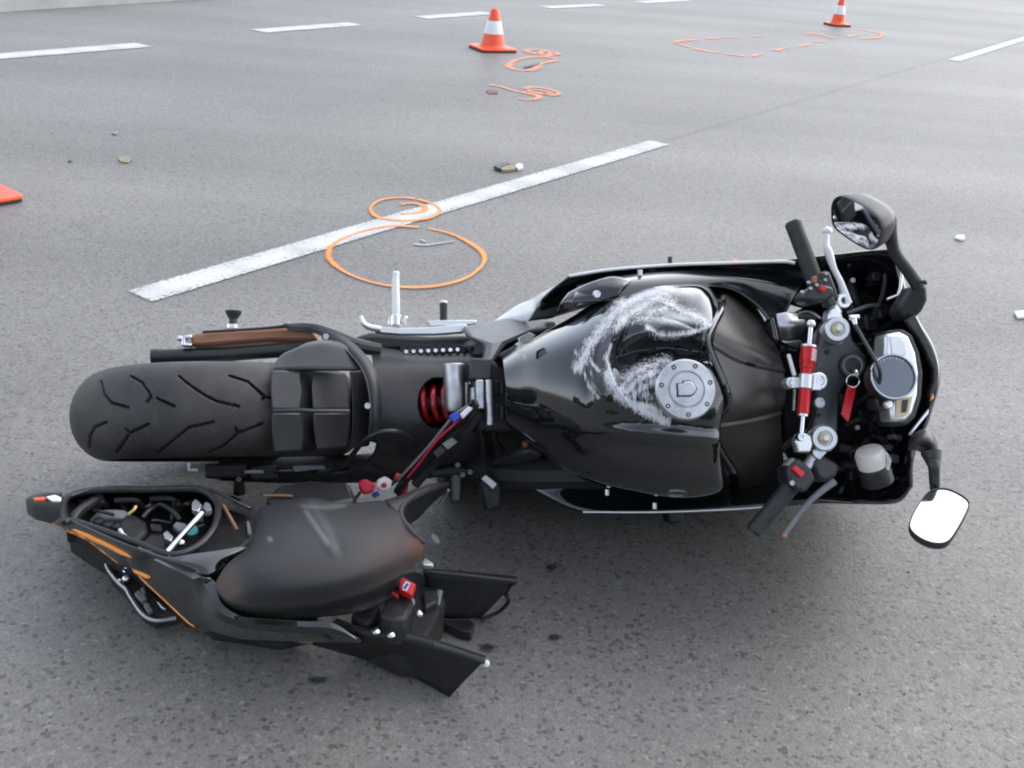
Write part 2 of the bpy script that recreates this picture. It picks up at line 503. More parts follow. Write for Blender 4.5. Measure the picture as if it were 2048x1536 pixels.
M['spray_far'] = worn_paint('faded_orange_spray', (1.0, 0.38, 0.20), 0.38, scale=70, band=.56, amax=.78)

def strip(name, a, b, w, material, z, label, cat, group):
    """flat painted bar from a to b, subdivided, ragged and worn at its edges."""
    a = np.array(a); b = np.array(b); a[2] = b[2] = z
    L = np.linalg.norm(b - a); d = (b - a) / L; n = np.array([-d[1], d[0], 0])
    k = max(8, int(L / 0.03))
    V = []; soft = []
    offs = [-1, -0.82, 0, 0.82, 1]
    for i in range(k + 1):
        for s in offs:
            j = rnd.uniform(-.004, .004) if abs(s) == 1 else 0
            V.append(a + d * (L * i / k) + n * (w / 2 * s + j))
            soft.append(1.0 if abs(s) == 1 or i in (0, k) else (0.25 if abs(s) > .5 else 0))
    F = [(i * 5 + j, i * 5 + j + 1, (i + 1) * 5 + j + 1, (i + 1) * 5 + j) for i in range(k) for j in range(4)]
    c = (a + b) / 2
    mbb = MB(); mbb.add([p - c for p in V], F)
    o = mbb.build(name, material, face_to=(0, 0, 50))
    o.location = c
    vattr(o, 'soft', soft)
    return tag(o, label, cat, group)

g1 = 'white lane dashes on the road'
p0, p1 = G(270, 597), G(1322, 285)
nd = norm(p1 - p0); gap = 6.0 * CAM_H / 1.4
strip('lane_dash', p0, p1, 0.155, M['lane_paint'], 0.004, 'long white lane dash with an orange circle sprayed across it behind the motorcycle', 'road marking', g1)
q0 = G(1905, 122); q1 = q0 + nd * 3.9
strip('lane_dash', q0, q1, 0.15, M['lane_paint'], 0.004, 'white lane dash cut by the right edge of the photo', 'road marking', g1)
# second lane line with its short dashes
far = [((-60, 118), (292, 90)), ((512, 63), (714, 48)), ((838, 36), (978, 26)), ((1088, 15.5), (1204, 10)), ((1276, 5), (1374, 0))]
fl = ['thick white dash at the upper left corner of the road', 'white dash between the upper left corner dash and the nearest cone',
      'white dash just left of the tip of the nearest upright cone', 'white dash at the top edge just right of the nearest upright cone',
      'short white dash clipped by the top edge between the two upright cones']
for (a, b), lab in zip(far, fl):
    A, Bq = G(*a), G(*b)
    strip('lane_dash', A, Bq, 0.25, M['lane_paint'], 0.004, lab, 'road marking', g1)

def spray(name, lines, w, label, material=None, h=0.0055, group=None):
    P = [[G(*p) for p in l] for l in lines]
    c = np.mean(np.vstack(P), axis=0); c[2] = 0
    mbb = MB(); soft = []
    for li, l in enumerate(P):
        L = sum(np.linalg.norm(l[i + 1] - l[i]) for i in range(len(l) - 1))
        n = max(6, int(L / 0.02))
        Q = crs(l, n); T = np.gradient(Q, axis=0)
        z = h + li * 0.0006
        V = []
        ph = rnd.random() * 9
        for i in range(n):
            d = norm(T[i]); nn = np.array([-d[1], d[0], 0])
            ww = w * (0.85 + 0.25 * math.sin(ph + i * 0.23) + rnd.uniform(-.12, .12))
            for s in (-1, -.45, 0, .45, 1):
                pt = Q[i] + nn * ww / 2 * s - c
                V.append((pt[0], pt[1], z))
                soft.append(1.0 if abs(s) == 1 else (.35 if abs(s) > .3 else 0.05))
        mbb.add(V, [(i * 5 + j, i * 5 + j + 1, (i + 1) * 5 + j + 1, (i + 1) * 5 + j) for i in range(n - 1) for j in range(4)])
    me = bpy.data.meshes.new(name); me.from_pydata(mbb.v, [], mbb.f)
    me.materials.append(material or M['spray'])
    o = bpy.data.objects.new(name, me); COL.objects.link(o); o.location = c
    vattr(o, 'soft', soft)
    return tag(o, label, 'spray mark', group)

def ellipse(cx, cy, rx, ry, a0, a1, tilt=0, n=28):
    out = []
    for i in range(n):
        a = math.radians(a0 + (a1 - a0) * i / (n - 1))
        x, y = rx * math.cos(a), ry * math.sin(a)
        out.append((cx + x * math.cos(tilt) - y * math.sin(tilt), cy + x * math.sin(tilt) + y * math.cos(tilt)))
    return out
sg = 'orange accident marks sprayed on the road'
big = [(838, 456), (790, 454), (745, 460), (700, 473), (668, 490), (657, 508), (662, 524), (685, 543), (725, 561), (775, 573), (830, 577), (885, 572),
       (930, 559), (958, 540), (969, 521), (961, 503), (935, 485), (900, 469), (856, 458)]
spray('sprayed_circle', [big], 0.031, 'large orange circle sprayed round white scrapes between the bike and the white dash', group=sg)
sm = [(830, 399), (800, 397), (765, 401), (745, 412), (742, 424), (755, 436), (785, 442), (820, 443), (855, 439), (876, 430), (878, 419), (862, 408), (835, 400)]
spray('sprayed_circle', [sm, [(802, 411), (822, 408), (843, 412), (850, 420), (838, 427), (800, 430)]], 0.032, 'small orange circle with a scribble inside sprayed across the white dash', group=sg)
def za(x, y): return (900 + x / 6.98, y / 6.98)
spray('sprayed_loop', [[za(*p) for p in ((1500, 835), (1300, 800), (1080, 812), (900, 855), (825, 930), (880, 972), (1040, 990), (1190, 970), (1250, 905), (1380, 872), (1500, 850))],
      [za(*p) for p in ((1480, 775), (1510, 750), (1350, 715), (1200, 700), (1080, 705), (1090, 735), (1240, 765), (1300, 770), (1260, 735), (1380, 730), (1380, 790), (1250, 790))]],
      0.085, 'orange double loop sprayed beside the nearest upright cone', M['spray_far'], group=sg)
spray('sprayed_squiggle', [[za(*p) for p in ((550, 1190), (700, 1215), (900, 1275), (1100, 1315), (1240, 1350), (1200, 1390), (1080, 1400), (950, 1385))],
      [za(*p) for p in ((1040, 1250), (1150, 1225), (1300, 1240), (1430, 1265), (1520, 1315), (1430, 1335), (1250, 1310), (1090, 1280), (1200, 1262), (1420, 1298), (1300, 1320))]],
      0.07, 'orange arrow-like squiggle sprayed below the double loop', M['spray_far'], group=sg)
def zb(x, y): return (1320 + x / 4.267, y / 4.267)
dl = [[(110, 365), (200, 350), (330, 340)], [(415, 335), (530, 325), (650, 322)], [(780, 312), (890, 315)], [(120, 370), (250, 405)],
      [(290, 415), (400, 440), (520, 455)], [(560, 460), (640, 472), (730, 485)], [(785, 483), (870, 462)], [(985, 435), (1080, 410)],
      [(1195, 398), (1275, 380)], [(1320, 362), (1390, 355)], [(1235, 285), (1340, 290), (1420, 315), (1490, 330)], [(1245, 300), (1340, 300)],
      [(1610, 318), (1670, 300)], [(1690, 255), (1780, 270), (1880, 285), (1875, 320), (1720, 335)]]
so = empty('sprayed_outline', tuple(G(1530, 90)), 'faded dashed orange outline sprayed in front of the farthest cone', 'spray mark', sg)
for l in dl:
    o = spray('painted_stroke', [[zb(*p) for p in l]], 0.10, None, M['spray_far'])
    del o['category']
    o.location = o.location - so.location; o.parent = so

# ------------------------------------------------------------------ traffic cones
def make_cone(loc, H, bw, rot, label):
    r = empty('traffic_cone', (loc[0], loc[1], 0), label, 'traffic cone', 'orange and white traffic cones')
    mb = MB()
    w = bw / 2
    c, s = math.cos(rot), math.sin(rot)
    pts = []
    for qx, qy in ((1, 1), (-1, 1), (-1, -1), (1, -1)):
        for a in (0, 45, 90):
            ang = math.radians(a + {(1, 1): 0, (-1, 1): 90, (-1, -1): 180, (1, -1): 270}[(qx, qy)])
            x = qx * (w - .03) + .03 * math.cos(ang); y = qy * (w - .03) + .03 * math.sin(ang)
            pts.append((x * c - y * s, x * s + y * c))
    mb.prism([(x, y, 0.030) for x, y in pts], (0, 0, -0.016))
    mb.lathe([(w * .80, .030), (w * .68, .040), (w * .62, .052)], (0, 0, 0), (0, 0, 1), 32)
    mb.build('base', M['cone_o'], r, bevel=.004)
    mb = MB(); mb.prism([(x * .985, y * .985, 0.014) for x, y in pts], (0, 0, -0.014)); mb.build('rubber_pad', M['blk_edge'], r)
    def rad(h): return w * .62 * (1 - (h - .05) / (H - .05)) + 0.030 * (h - .05) / (H - .05)
    h1, h2 = H * .40, H * .715
    mb = MB(); mb.lathe([(rad(.05), .05), (rad(h1), h1), (rad(h2), h2), (rad(H - .012), H - .012), (rad(H) - .006, H - .002), (rad(H) - .012, H), (0.014, H), (.012, H - .03), (0, H - .03)], (0, 0, 0), (0, 0, 1), 40)
    mb.build('body', M['cone_o'], r)
    mb = MB(); mb.lathe([(rad(h1) + .001, h1), (rad(h1) + .0035, h1 + .003), (rad(h2) + .0035, h2 - .003), (rad(h2) + .001, h2)], (0, 0, 0), (0, 0, 1), 40, cap=False)
    mb.build('reflective_sleeve', M['cone_w'], r)
    return r
cb = G(985, 100)
make_cone(cb, 0.345, 0.335, math.radians(28), 'orange and white cone standing beside the orange double loop, the nearer upright one')
cb = G(1674, 51)
make_cone(cb, 0.335, 0.26, math.radians(20), 'small far orange and white cone at the top right above the dashed outline')
cb = G(-66, 399)
make_cone(cb, 0.345, 0.33, math.radians(52), 'orange cone cut by the left edge with only its base corner in view')

# ------------------------------------------------------------------ THE MOTORCYCLE
bike = empty('motorcycle', tuple(BO), 'black sports motorcycle lying on its right side with scraped tank and missing tail', 'motorcycle')
Rm = Matrix.Identity(4)
for i in range(3):
    Rm[i][0], Rm[i][1], Rm[i][2], Rm[i][3] = BF[i], BY[i], BZ[i], BO[i]
bike.matrix_world = Rm
UP = np.array([0, 0, 1.0])
def part(mb, name, m, **k):
    if 'parent' in k:
        p = k.pop('parent')
    else:
        p = bike
    return mb.build(name, M[m] if isinstance(m, str) else m, p, **k)
def plate(pts, z, th, name, m, bevel=0.004, parent=None, **k):
    mb = MB(); mb.prism(poly(pts, z), (0, 0, -th))
    return part(mb, name, m, bevel=bevel, parent=parent or bike, **k)
def shell(rows, nu, nv, name, m, solid=0.004, parent=None, **k):
    mb = MB(); mb.grid(surf(rows, nu, nv, B))
    return part(mb, name, m, solid=solid, face_to=CAM_B, parent=parent or bike, smooth=60, **k)

# --- rear wheel -----------------------------------------------------
R_T, W_T = 0.318, 0.096
def tyre_profile(s):               # s in -1..1 across the tread -> (y, radius)
    a = s * 1.42
    y = W_T * math.sin(a) / math.sin(1.42)
    r = R_T - 0.082 * (1 - math.cos(a))
    return y, r
def zr(x, y): return (100 + x / 3.413, 520 + y / 3.413)
grooves = [[(345, 830), (370, 920), (420, 975), (530, 1005)], [(550, 795), (625, 835), (690, 930), (660, 970)], [(730, 945), (850, 1000)],
           [(880, 795), (960, 860), (1060, 925), (1140, 965), (1290, 1000)], [(1225, 790), (1350, 830), (1470, 935), (1455, 950)], [(1470, 935), (1600, 950)],
           [(385, 1105), (305, 1140), (275, 1200), (270, 1280)], [(670, 1120), (545, 1180), (520, 1155)], [(545, 1180), (500, 1250), (455, 1310)],
           [(1115, 1105), (950, 1140), (740, 1310)], [(1455, 1115), (1285, 1180), (1265, 1145)], [(1285, 1180), (1190, 1265), (1090, 1310)]]
nth, ns = 520, 110
th = np.linspace(0, 2 * np.pi, nth, endpoint=False)
sv = np.linspace(-1, 1, ns)
yy = np.array([tyre_profile(s)[0] for s in sv]); rr = np.array([tyre_profile(s)[1] for s in sv])
# visible half gets fine spacing: warp theta so that the top/rear is dense
th = np.concatenate([np.linspace(math.radians(20), math.radians(215), 420, endpoint=False), np.linspace(math.radians(215), math.radians(380), 100, endpoint=False)])
TH, YY = np.meshgrid(th, yy, indexing='ij'); _, RR = np.meshgrid(th, rr, indexing='ij')
def tyre_xyz(RR):
    return np.stack([RR * np.cos(TH) - .014, YY, R_T + RR * np.sin(TH)], -1)
P = tyre_xyz(RR)
Uw, Vw = projv(b2w(P.reshape(-1, 3))); Uw = Uw.reshape(RR.shape); Vw = Vw.reshape(RR.shape)
Nn = np.stack([np.cos(TH), 0 * TH, np.sin(TH)], -1)
facing = ((CAM_B - P) * Nn).sum(-1) > -0.2
dep = np.zeros_like(RR)
for g in grooves:
    d = segdist(Uw, Vw, [zr(*p) for p in g])
    dep = np.maximum(dep, np.clip((2.5 - d) / 1.2, 0, 1))
RR2 = RR - 0.011 * dep * facing
P = tyre_xyz(RR2)
mb = MB()
V = list(P.reshape(-1, 3)); Fc = []
for i in range(nth):
    for j in range(ns - 1):
        Fc.append((i * ns + j, i * ns + j + 1, ((i + 1) % nth) * ns + j + 1, ((i + 1) % nth) * ns + j))
mb.add(V, Fc)
# side walls
n0 = nth * ns
side = []
for sgn, jj in ((-1, 0), (1, ns - 1)):
    for k, (yv, rv) in enumerate(((sgn * .092, .262), (sgn * .080, .238), (sgn * .074, .220), (sgn * .066, .214))):
        base = len(mb.v)
        mb.v.extend([(rv * math.cos(t) - .014, yv, R_T + rv * math.sin(t)) for t in th])
        prev = (lambda i: i * ns + jj) if k == 0 else (lambda i, b=pb: b + i)
        for i in range(nth):
            i2 = (i + 1) % nth
            mb.f.append((prev(i), prev(i2), base + i2, base + i))
        pb = base
tyre = part(mb, 'rear_wheel', 'rubber', smooth=50)
mb = MB()
mb.lathe([(.216, -.075), (.222, -.07), (.200, -.04), (.195, 0), (.200, .04), (.222, .07), (.216, .075)], (0, 0, R_T), (0, 1, 0), 64, cap=False)
for k in range(5):
    a = math.radians(72 * k + 20)
    d = np.array([math.cos(a), 0, math.sin(a)]); e = np.array([-math.sin(a), 0, math.cos(a)])
    mb.tube([np.array([0, 0, R_T]) + d * .03, np.array([0, 0, R_T]) + d * .12 + e * .01, np.array([0, 0, R_T]) + d * .2], [.03, .022, .02], 10)
mb.lathe([(.0, -.09), (.05, -.09), (.05, .09), (0, .09)], (0, 0, R_T), (0, 1, 0), 24)
part(mb, 'rim', 'dark', parent=tyre)
mb = MB(); mb.lathe([(.10, .075), (.107, .08), (.107, .086), (.10, .09)], (0, 0, R_T), (0, 1, 0), 44); part(mb, 'sprocket', 'alu', parent=tyre)
mb = MB(); mb.lathe([(.075, -.082), (.11, -.082), (.11, -.088), (.075, -.088)], (0, 0, R_T), (0, 1, 0), 44); part(mb, 'brake_disc', 'alu', parent=tyre)

# --- front wheel, mostly hidden under the fairing --------------------
FX = 1.36
mb = MB()
prof = [(.21, -.05), (.245, -.058), (.272, -.06), (.288, -.045), (.298, -.022), (.300, 0), (.298, .022), (.288, .045), (.272, .06), (.245, .058), (.21, .05)]
mb.lathe(prof, (FX, 0, .300), (-.12, 1, 0), 72, cap=False)
fwh = part(mb, 'front_wheel', 'rubber')
mb = MB(); mb.lathe([(.212, -.05), (.19, -.03), (.185, 0), (.19, .03), (.212, .05)], (FX, 0, .3), (-.12, 1, 0), 48, cap=False)
for k in range(5):
    a = math.radians(72 * k); d = np.array([math.cos(a), 0, math.sin(a)])
    mb.tube([np.array([FX, 0, .3]), np.array([FX, 0, .3]) + d * .195], [.025, .016], 8)
part(mb, 'rim', 'dark', parent=fwh)

# --- engine and frame core, dark between the fairings ----------------
mb = MB()
mb.box((.80, 0, .26), (.22, 0, 0), (0, .15, 0), (0, 0, .19))
mb.box((.64, -.02, .22), (.16, 0, 0), (0, .14, 0), (0, 0, .11))
mb.box((.98, 0, .46), (.10, 0, 0), (0, .16, 0), (0, 0, .16))
for k in range(4):
    mb.tube([(1.02, -.12 + .08 * k, .42), (1.12, -.12 + .08 * k, .30), (.95, -.10 + .065 * k, .14), (.6, -.06 + .04 * k, .12)], .021, 10, smooth=20)
part(mb, 'engine', 'dark', bevel=.02)
# frame beams either side
for s in (1, -1):
    mb = MB(); mb.tube([(1.10, s * .05, .70), (.92, s * .13, .56), (.66, s * .14, .46), (.50, s * .12, .36), (.44, s * .11, .28)], [.04, .04, .04, .035, .03], 10, smooth=24)
    part(mb, 'frame_beam', 'arm')

# --- swingarm --------------------------------------------------------
sw_rows = [[(742, 690, .40), (748, 735, .50), (752, 790, .535), (756, 850, .53), (752, 900, .49), (745, 935, .40)],
           [(800, 700, .41), (805, 735, .50), (808, 790, .53), (808, 850, .53), (805, 905, .49), (800, 945, .40)],
           [(870, 706, .42), (870, 735, .50), (872, 790, .52), (870, 850, .52), (865, 905, .48), (862, 945, .40)],
           [(940, 706, .43), (940, 735, .49), (940, 790, .51), (940, 850, .50), (935, 900, .47), (930, 940, .40)],
           [(985, 715, .43), (985, 745, .48), (985, 790, .49), (985, 845, .48), (980, 890, .45), (975, 930, .40)]]
Q = surf(sw_rows, 160, 170, B)
Uq, Vq = projv(b2w(Q.reshape(-1, 3)))
dd = np.hypot((Uq - 876) / 36, (Vq - 806) / 46)
Q.reshape(-1, 3)[:, 2] -= 0.10 * np.clip((1.12 - dd) / 0.18, 0, 1)
mb = MB(); mb.grid(Q); part(mb, 'swingarm', 'arm', solid=.01, face_to=CAM_B, smooth=50)
# left arm running back to the axle, its orange reflection painted as bronze
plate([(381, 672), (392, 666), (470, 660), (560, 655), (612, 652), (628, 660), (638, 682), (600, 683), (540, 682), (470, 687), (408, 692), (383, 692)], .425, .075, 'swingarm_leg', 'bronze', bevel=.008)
mb = MB(); mb.tube([B(405, 664, .43), B(520, 657, .432), B(610, 651, .435), B(660, 668, .44), B(710, 690, .44), B(760, 700, .43)], [.003, .003, .006, .013, .016, .014], 10, smooth=24)
part(mb, 'arm_edge', 'matte')
mb = MB(); mb.bolt(B(650, 673, .462), UP, .008, .006); part(mb, 'bolt', 'chrome')
# axle adjuster
mb = MB()
mb.prism(poly([(364, 671), (382, 669), (384, 676), (371, 677), (370, 686), (384, 687), (383, 693), (362, 692)], .43), (0, 0, -.05))
mb.tube([B(355, 676, .40), B(372, 679, .40)], .006, 8)
part(mb, 'axle_adjuster', 'chrome', bevel=.002)
# black tube under the arm
mb = MB()
pa, pb_, pc = B(304, 713, .40), B(450, 709, .405), B(600, 698, .42)
mb.tube([pa, pb_, pc], .0158, 20)
mb.tube([pa - norm(pb_ - pa) * .001, pa + norm(pb_ - pa) * .012], .0168, 20)
part(mb, 'chain_guard', 'arm')
# paddock-stand bobbin on the arm
pb0 = B(466, 655, .41)
ax = np.array([0.03, 1, .0])
mb = MB(); mb.lathe([(.0, .006), (.009, .006), (.0085, .018), (.0165, .030), (.0175, .036), (.0, .036)], pb0, ax, 20); bob = part(mb, 'stand_bobbin', 'grip')
mb = MB(); mb.lathe([(0, -.002), (.015, -.002), (.015, .006), (0, .006)], pb0, ax, 20); part(mb, 'washer', 'chrome', parent=bob)
# right arm and brake gear below the tyre
mb = MB(); mb.tube([B(985, 905, .38), B(800, 932, .36), B(600, 940, .34), B(440, 938, .33)], [.04, .034, .03, .026], 12, smooth=16); part(mb, 'swingarm_leg', 'dark')
mb = MB()
mb.tube([B(378, 926, .40), B(378, 940, .40), B(396, 940, .40)], .0035, 8); part(mb, 'axle_clip', 'white')
mb = MB()
mb.box(B(455, 942, .36), (.045, 0, 0), (0, .016, 0), (0, 0, .03))
mb.box(B(530, 946, .36), (.03, 0, 0), (0, .016, 0), (0, 0, .035))
part(mb, 'brake_caliper', 'dark', bevel=.006)
mb = MB(); mb.tube([B(490, 944, .40), B(527, 944, .40)], .0042, 8); part(mb, 'caliper_pin', 'silver')
mb = MB(); mb.tube([B(526, 946, .39), B(660, 941, .40), B(700, 937, .41)], .0045, 8); part(mb, 'brake_rod', 'cable')
plate([(585, 932), (650, 930), (652, 943), (588, 945)], .40, .02, 'brake_bracket', 'tape', bevel=.003)
mb = MB(); mb.lathe([(0, 0), (.011, 0), (.013, -.02), (.013, -.03), (0, -.03)], B(478, 962, .36), (0, .8, .3), 16); part(mb, 'stand_bobbin', 'dark')
mb = MB(); mb.bolt(B(478, 959, .385), UP, .006, .004); part(mb, 'bolt', 'bronze')
mb = MB(); mb.bolt(B(436, 955, .37), UP, .006, .004); part(mb, 'bolt', 'bronze')
# brake hose loop
mb = MB()
mb.tube([B(640, 945, .42), B(672, 937, .46), B(700, 915, .54), B(724, 886, .60), B(752, 868, .63), B(785, 863, .63), B(812, 872, .60), B(832, 893, .55)], .0055, 10, smooth=50)
mb.tube([B(650, 945, .42), B(690, 945, .46), B(720, 935, .50), B(745, 915, .54), B(756, 890, .58), B(750, 868, .60)], .0045, 10, smooth=40)
part(mb, 'brake_hose', 'cable')

# --- rear hugger -----------------------------------------------------
def arc(X, dr=.030):
    r = R_T + dr
    return R_T + math.sqrt(max(r * r - X * X, .0001))
# curved cover following the tyre, with a slot across it
mb = MB()
def hug(u0, u1, v0, v1, lift0, lift1, nu=10, nv=10):
    rows = []
    for i in range(nu):
        u = u0 + (u1 - u0) * i / (nu - 1)
        row = []
        for j in range(nv):
            v = v0 + (v1 - v0) * j / (nv - 1)
            z = .66
            for _ in range(4):
                X = B(u, v, z)[0]
                z = R_T + math.sqrt(max(.01, (R_T + .018) ** 2 - X * X))
            s = (v - 822) / 82
            z -= .022 * s * s
            z += lift0 + (lift1 - lift0) * i / (nu - 1)
            row.append(B(u, v, z))
        rows.append(row)
    return np.array(rows)
def hz(u, v):
    z = .66
    for _ in range(4):
        X = B(u, v, z)[0]
        z = R_T + math.sqrt(max(.01, (R_T + .020) ** 2 - X * X))
    return z - .020 * ((v - 822) / 82) ** 2
def hplate(mb, pts, lift=0.0, th_=.012):
    mb.prism([B(u, v, hz(u, v) + lift) for u, v in pts], (0, 0, -th_))
mb = MB()
hplate(mb, [(543, 740), (570, 740), (600, 743), (602, 780), (602, 819), (572, 819), (543, 819), (542, 780)])
hplate(mb, [(543, 825), (572, 825), (602, 825), (605, 862), (606, 901), (575, 904), (547, 906), (544, 866)])
hplate(mb, [(624, 743), (660, 743), (692, 745), (699, 782), (700, 819), (662, 819), (625, 819), (624, 780)], .004)
hplate(mb, [(626, 825), (662, 825), (700, 825), (699, 862), (694, 895), (662, 898), (632, 900), (628, 862)], .004)
hg = part(mb, 'rear_hugger', 'satin', bevel=.004, smooth=40)
hg['label'] = 'black tyre hugger with two dark slots'
mb = MB(); mb.grid(hug(590, 636, 740, 902, -.024, -.024)); part(mb, 'slot', 'dark', solid=.003, face_to=CAM_B, parent=hg)
mb = MB(); hplate(mb, [(698, 741), (728, 742), (744, 765), (750, 815), (748, 860), (738, 892), (699, 897), (704, 860), (705, 820), (703, 780)], -.003); part(mb, 'front_lip', 'satin', bevel=.004, parent=hg)
mb = MB(); mb.tube([B(546, 822, .67), B(600, 821, .675), B(625, 822, .675), B(698, 822, .64)], .004, 8); part(mb, 'rib', 'satin', parent=hg)
# side wing
shell([[(546, 738, .60), (552, 722, .575), (568, 706, .555), (588, 700, .54)],
       [(600, 737, .605), (602, 712, .58), (606, 694, .56), (612, 686, .54)],
       [(660, 738, .60), (660, 708, .575), (655, 688, .555), (648, 680, .53)],
       [(738, 738, .585), (728, 714, .57), (712, 697, .55), (690, 684, .53)]], 24, 14, 'side_wing', 'satin', .006, parent=hg)
# rim strip from the wing over the front
so_ = crs([B(566, 647, .45), B(620, 650, .455), B(668, 662, .50), B(712, 690, .55), B(745, 728, .585), B(760, 775, .605), B(763, 830, .605), B(757, 888, .585)], 50)
si_ = crs([B(575, 659, .452), B(625, 664, .458), B(660, 680, .51), B(695, 704, .565), B(723, 738, .60), B(737, 780, .615), B(741, 830, .615), B(737, 882, .595)], 50)
mb = MB(); mb.grid(np.stack([so_, so_ * .5 + si_ * .5 + np.array([0, 0, .001]), si_], 1))
part(mb, 'edge_strip', 'matte', parent=hg, solid=.006, face_to=CAM_B, smooth=60)
mb = MB(); mb.tube(si_ + np.array([0, 0, .002]), .0022, 8)
part(mb, 'edge_bead', 'satin', parent=hg)
for (u, v, z) in ((735, 812, .63), (652, 674, .505)):
    mb = MB(); mb.bolt(B(u, v, z), UP, .0065, .005); part(mb, 'bolt', 'alu', parent=hg)

# --- chain, left foot-rest hanger ------------------------------------
plate([(800, 690), (978, 686), (985, 712), (980, 740), (870, 722), (800, 712)], .40, .02, 'chain_recess', 'dark', bevel=.004)
mb = MB()
for i in range(10):
    u = 812 + i * 14.7
    mb.lathe([(0, .006), (.0045, .006), (.0055, .002), (.0055, -.01), (0, -.01)], B(u, 705 - i * .6, .425), (0, .25, 1), 10)
ch = part(mb, 'chain', 'chrome')
mb = MB()
for i in range(11):
    mb.box(B(806 + i * 14.5, 703 - i * .6, .412), (.0066, 0, 0), (0, .008, 0), (0, 0, .004))
part(mb, 'chain_link', 'arm', parent=ch, bevel=.002)
# hanger casting in bare alloy
hp = MB()
hp.tube([B(722, 632, .44), B(726, 645, .44), B(738, 654, .44), B(762, 659, .44)], [.004, .006, .007, .008], 10, smooth=20)
hp.prism(poly([(748, 653), (800, 656), (850, 655), (905, 650), (930, 648), (938, 654), (928, 664), (870, 668), (800, 668), (752, 664)], .44), (0, 0, -.03))
hp.prism(poly([(855, 641), (900, 640), (952, 640), (955, 646), (930, 650), (860, 652)], .43), (0, 0, -.03))
part(hp, 'footrest_hanger', 'silver', bevel=.004)
mb = MB(); mb.tube([B(792, 652, .43), B(792, 630, .43)], [.0135, .012], 14); mb.tube([B(778, 650, .43), B(782, 634, .43)], .005, 8); mb.tube([B(810, 650, .43), B(812, 632, .43)], .004, 8)
part(mb, 'footrest_clevis', 'chrome', bevel=.002)
mb = MB(); mb.tube([B(792, 632, .43), B(791, 560, .43), B(792, 553, .43), B(792, 546, .43), B(792, 543, .43)], [.0092, .0088, .0075, .0085, .006], 16); part(mb, 'footrest', 'white')
mb = MB(); mb.tube([B(887, 642, .42), B(887, 608, .42)], [.0082, .0088], 14); pg = part(mb, 'gear_lever_tip', 'grip')
mb = MB(); mb.ball(B(887, 605, .42), .0095, 12, (1, .5, 1)); part(mb, 'end_cap', 'silver', parent=pg)
plate([(690, 680), (740, 664), (860, 672), (930, 670), (985, 664), (1000, 700), (960, 712), (860, 700), (760, 704), (720, 700)], .395, .05, 'heel_plate', 'arm', bevel=.012)
plate([(925, 652, .47), (990, 640, .455), (1060, 635, .47), (1110, 640, .50), (1120, 656, .54), (1060, 668, .56), (1010, 690, .57), (985, 730, .58), (968, 722, .57), (975, 690, .55), (940, 672, .53)], .50, .05, 'frame_plate', mat('cast_alloy_frame', (.20, .20, .205), .42, metal=.1, var=-.3, vscale=14), bevel=.014)
plate([(968, 692), (996, 682), (1002, 700), (990, 726), (972, 730)], .512, .03, 'frame_pad', 'bronze', bevel=.008)
plate([(998, 708), (1030, 690), (1062, 676), (1068, 690), (1040, 704), (1012, 724)], .60, .05, 'torn_bracket', 'satin', bevel=.006)
plate([(1030, 688), (1050, 676), (1064, 682), (1056, 694), (1040, 700)], .625, .02, 'torn_tab', 'alu', bevel=.003)

# --- shock absorber --------------------------------------------------
ca, cbp = B(838, 808, .47), B(925, 806, .50)
axd = norm(cbp - ca); e1 = norm(np.cross(axd, UP)); e2 = np.cross(axd, e1)
mb = MB(); hel = []
L = np.linalg.norm(cbp - ca)
for i in range(140):
    t = i / 139; w = t * 4.2 * 2 * math.pi
    hel.append(ca + axd * L * t + .036 * (math.cos(w) * e1 + math.sin(w) * e2))
mb.tube(hel, .0062, 10); sp = part(mb, 'shock_spring', 'spring')
mb = MB(); mb.tube([ca - axd * .03, cbp + axd * .03], .02, 14); part(mb, 'damper_body', 'dark', parent=sp)
mb = MB()
a0, a1 = B(908, 728, .56), B(910, 826, .56)
mb.tube([a0, a0 + (a1 - a0) * .02, a0 + (a1 - a0) * .88, a0 + (a1 - a0) * .97, a1], [.021, .023, .023, .02, .011], 24); rs = part(mb, 'shock_reservoir', 'alu')
mb = MB(); mb.tube([B(932, 766, .55), B(930, 822, .55)], [.013, .013], 16); mb.tube([B(940, 752, .56), B(940, 768, .56)], .004, 8); part(mb, 'reservoir_bracket', 'alu', parent=rs)

# --- seat bracket behind the tank ------------------------------------
plate([(940, 716), (990, 720), (1000, 735), (1058, 745), (1066, 800), (1062, 852), (1010, 862), (955, 860), (948, 800)], .60, .12, 'seat_bracket', 'dark', bevel=.008)
mb = MB(); mb.tube([B(978, 760, .625), B(980, 850, .625)], .0085, 14); part(mb, 'crossbar', 'alu')
for (u0, v0, u1, v1) in ((992, 764, 1004, 788), (992, 812, 1004, 838), (1022, 768, 1034, 792), (1022, 812, 1034, 838)):
    mb = MB(); pth = [B(u0, v0, .612), B(u1, v0, .612), B(u1, v1, .612), B(u0, v1, .612), B(u0, v0, .612)]
    mb.tube(pth, .0032, 8); part(mb, 'slot_frame', 'satin')
plate([(940, 716), (985, 716), (985, 760), (940, 760)], .615, .05, 'relay_box', 'satin', bevel=.005)
mb = MB(); mb.box(B(958, 790, .61), (.008, 0, 0), (0, .03, 0), (0, 0, .02)); mb.box(B(945, 795, .60), (.004, 0, 0), (0, .02, 0), (0, 0, .015)); part(mb, 'connector', 'alu', bevel=.003)

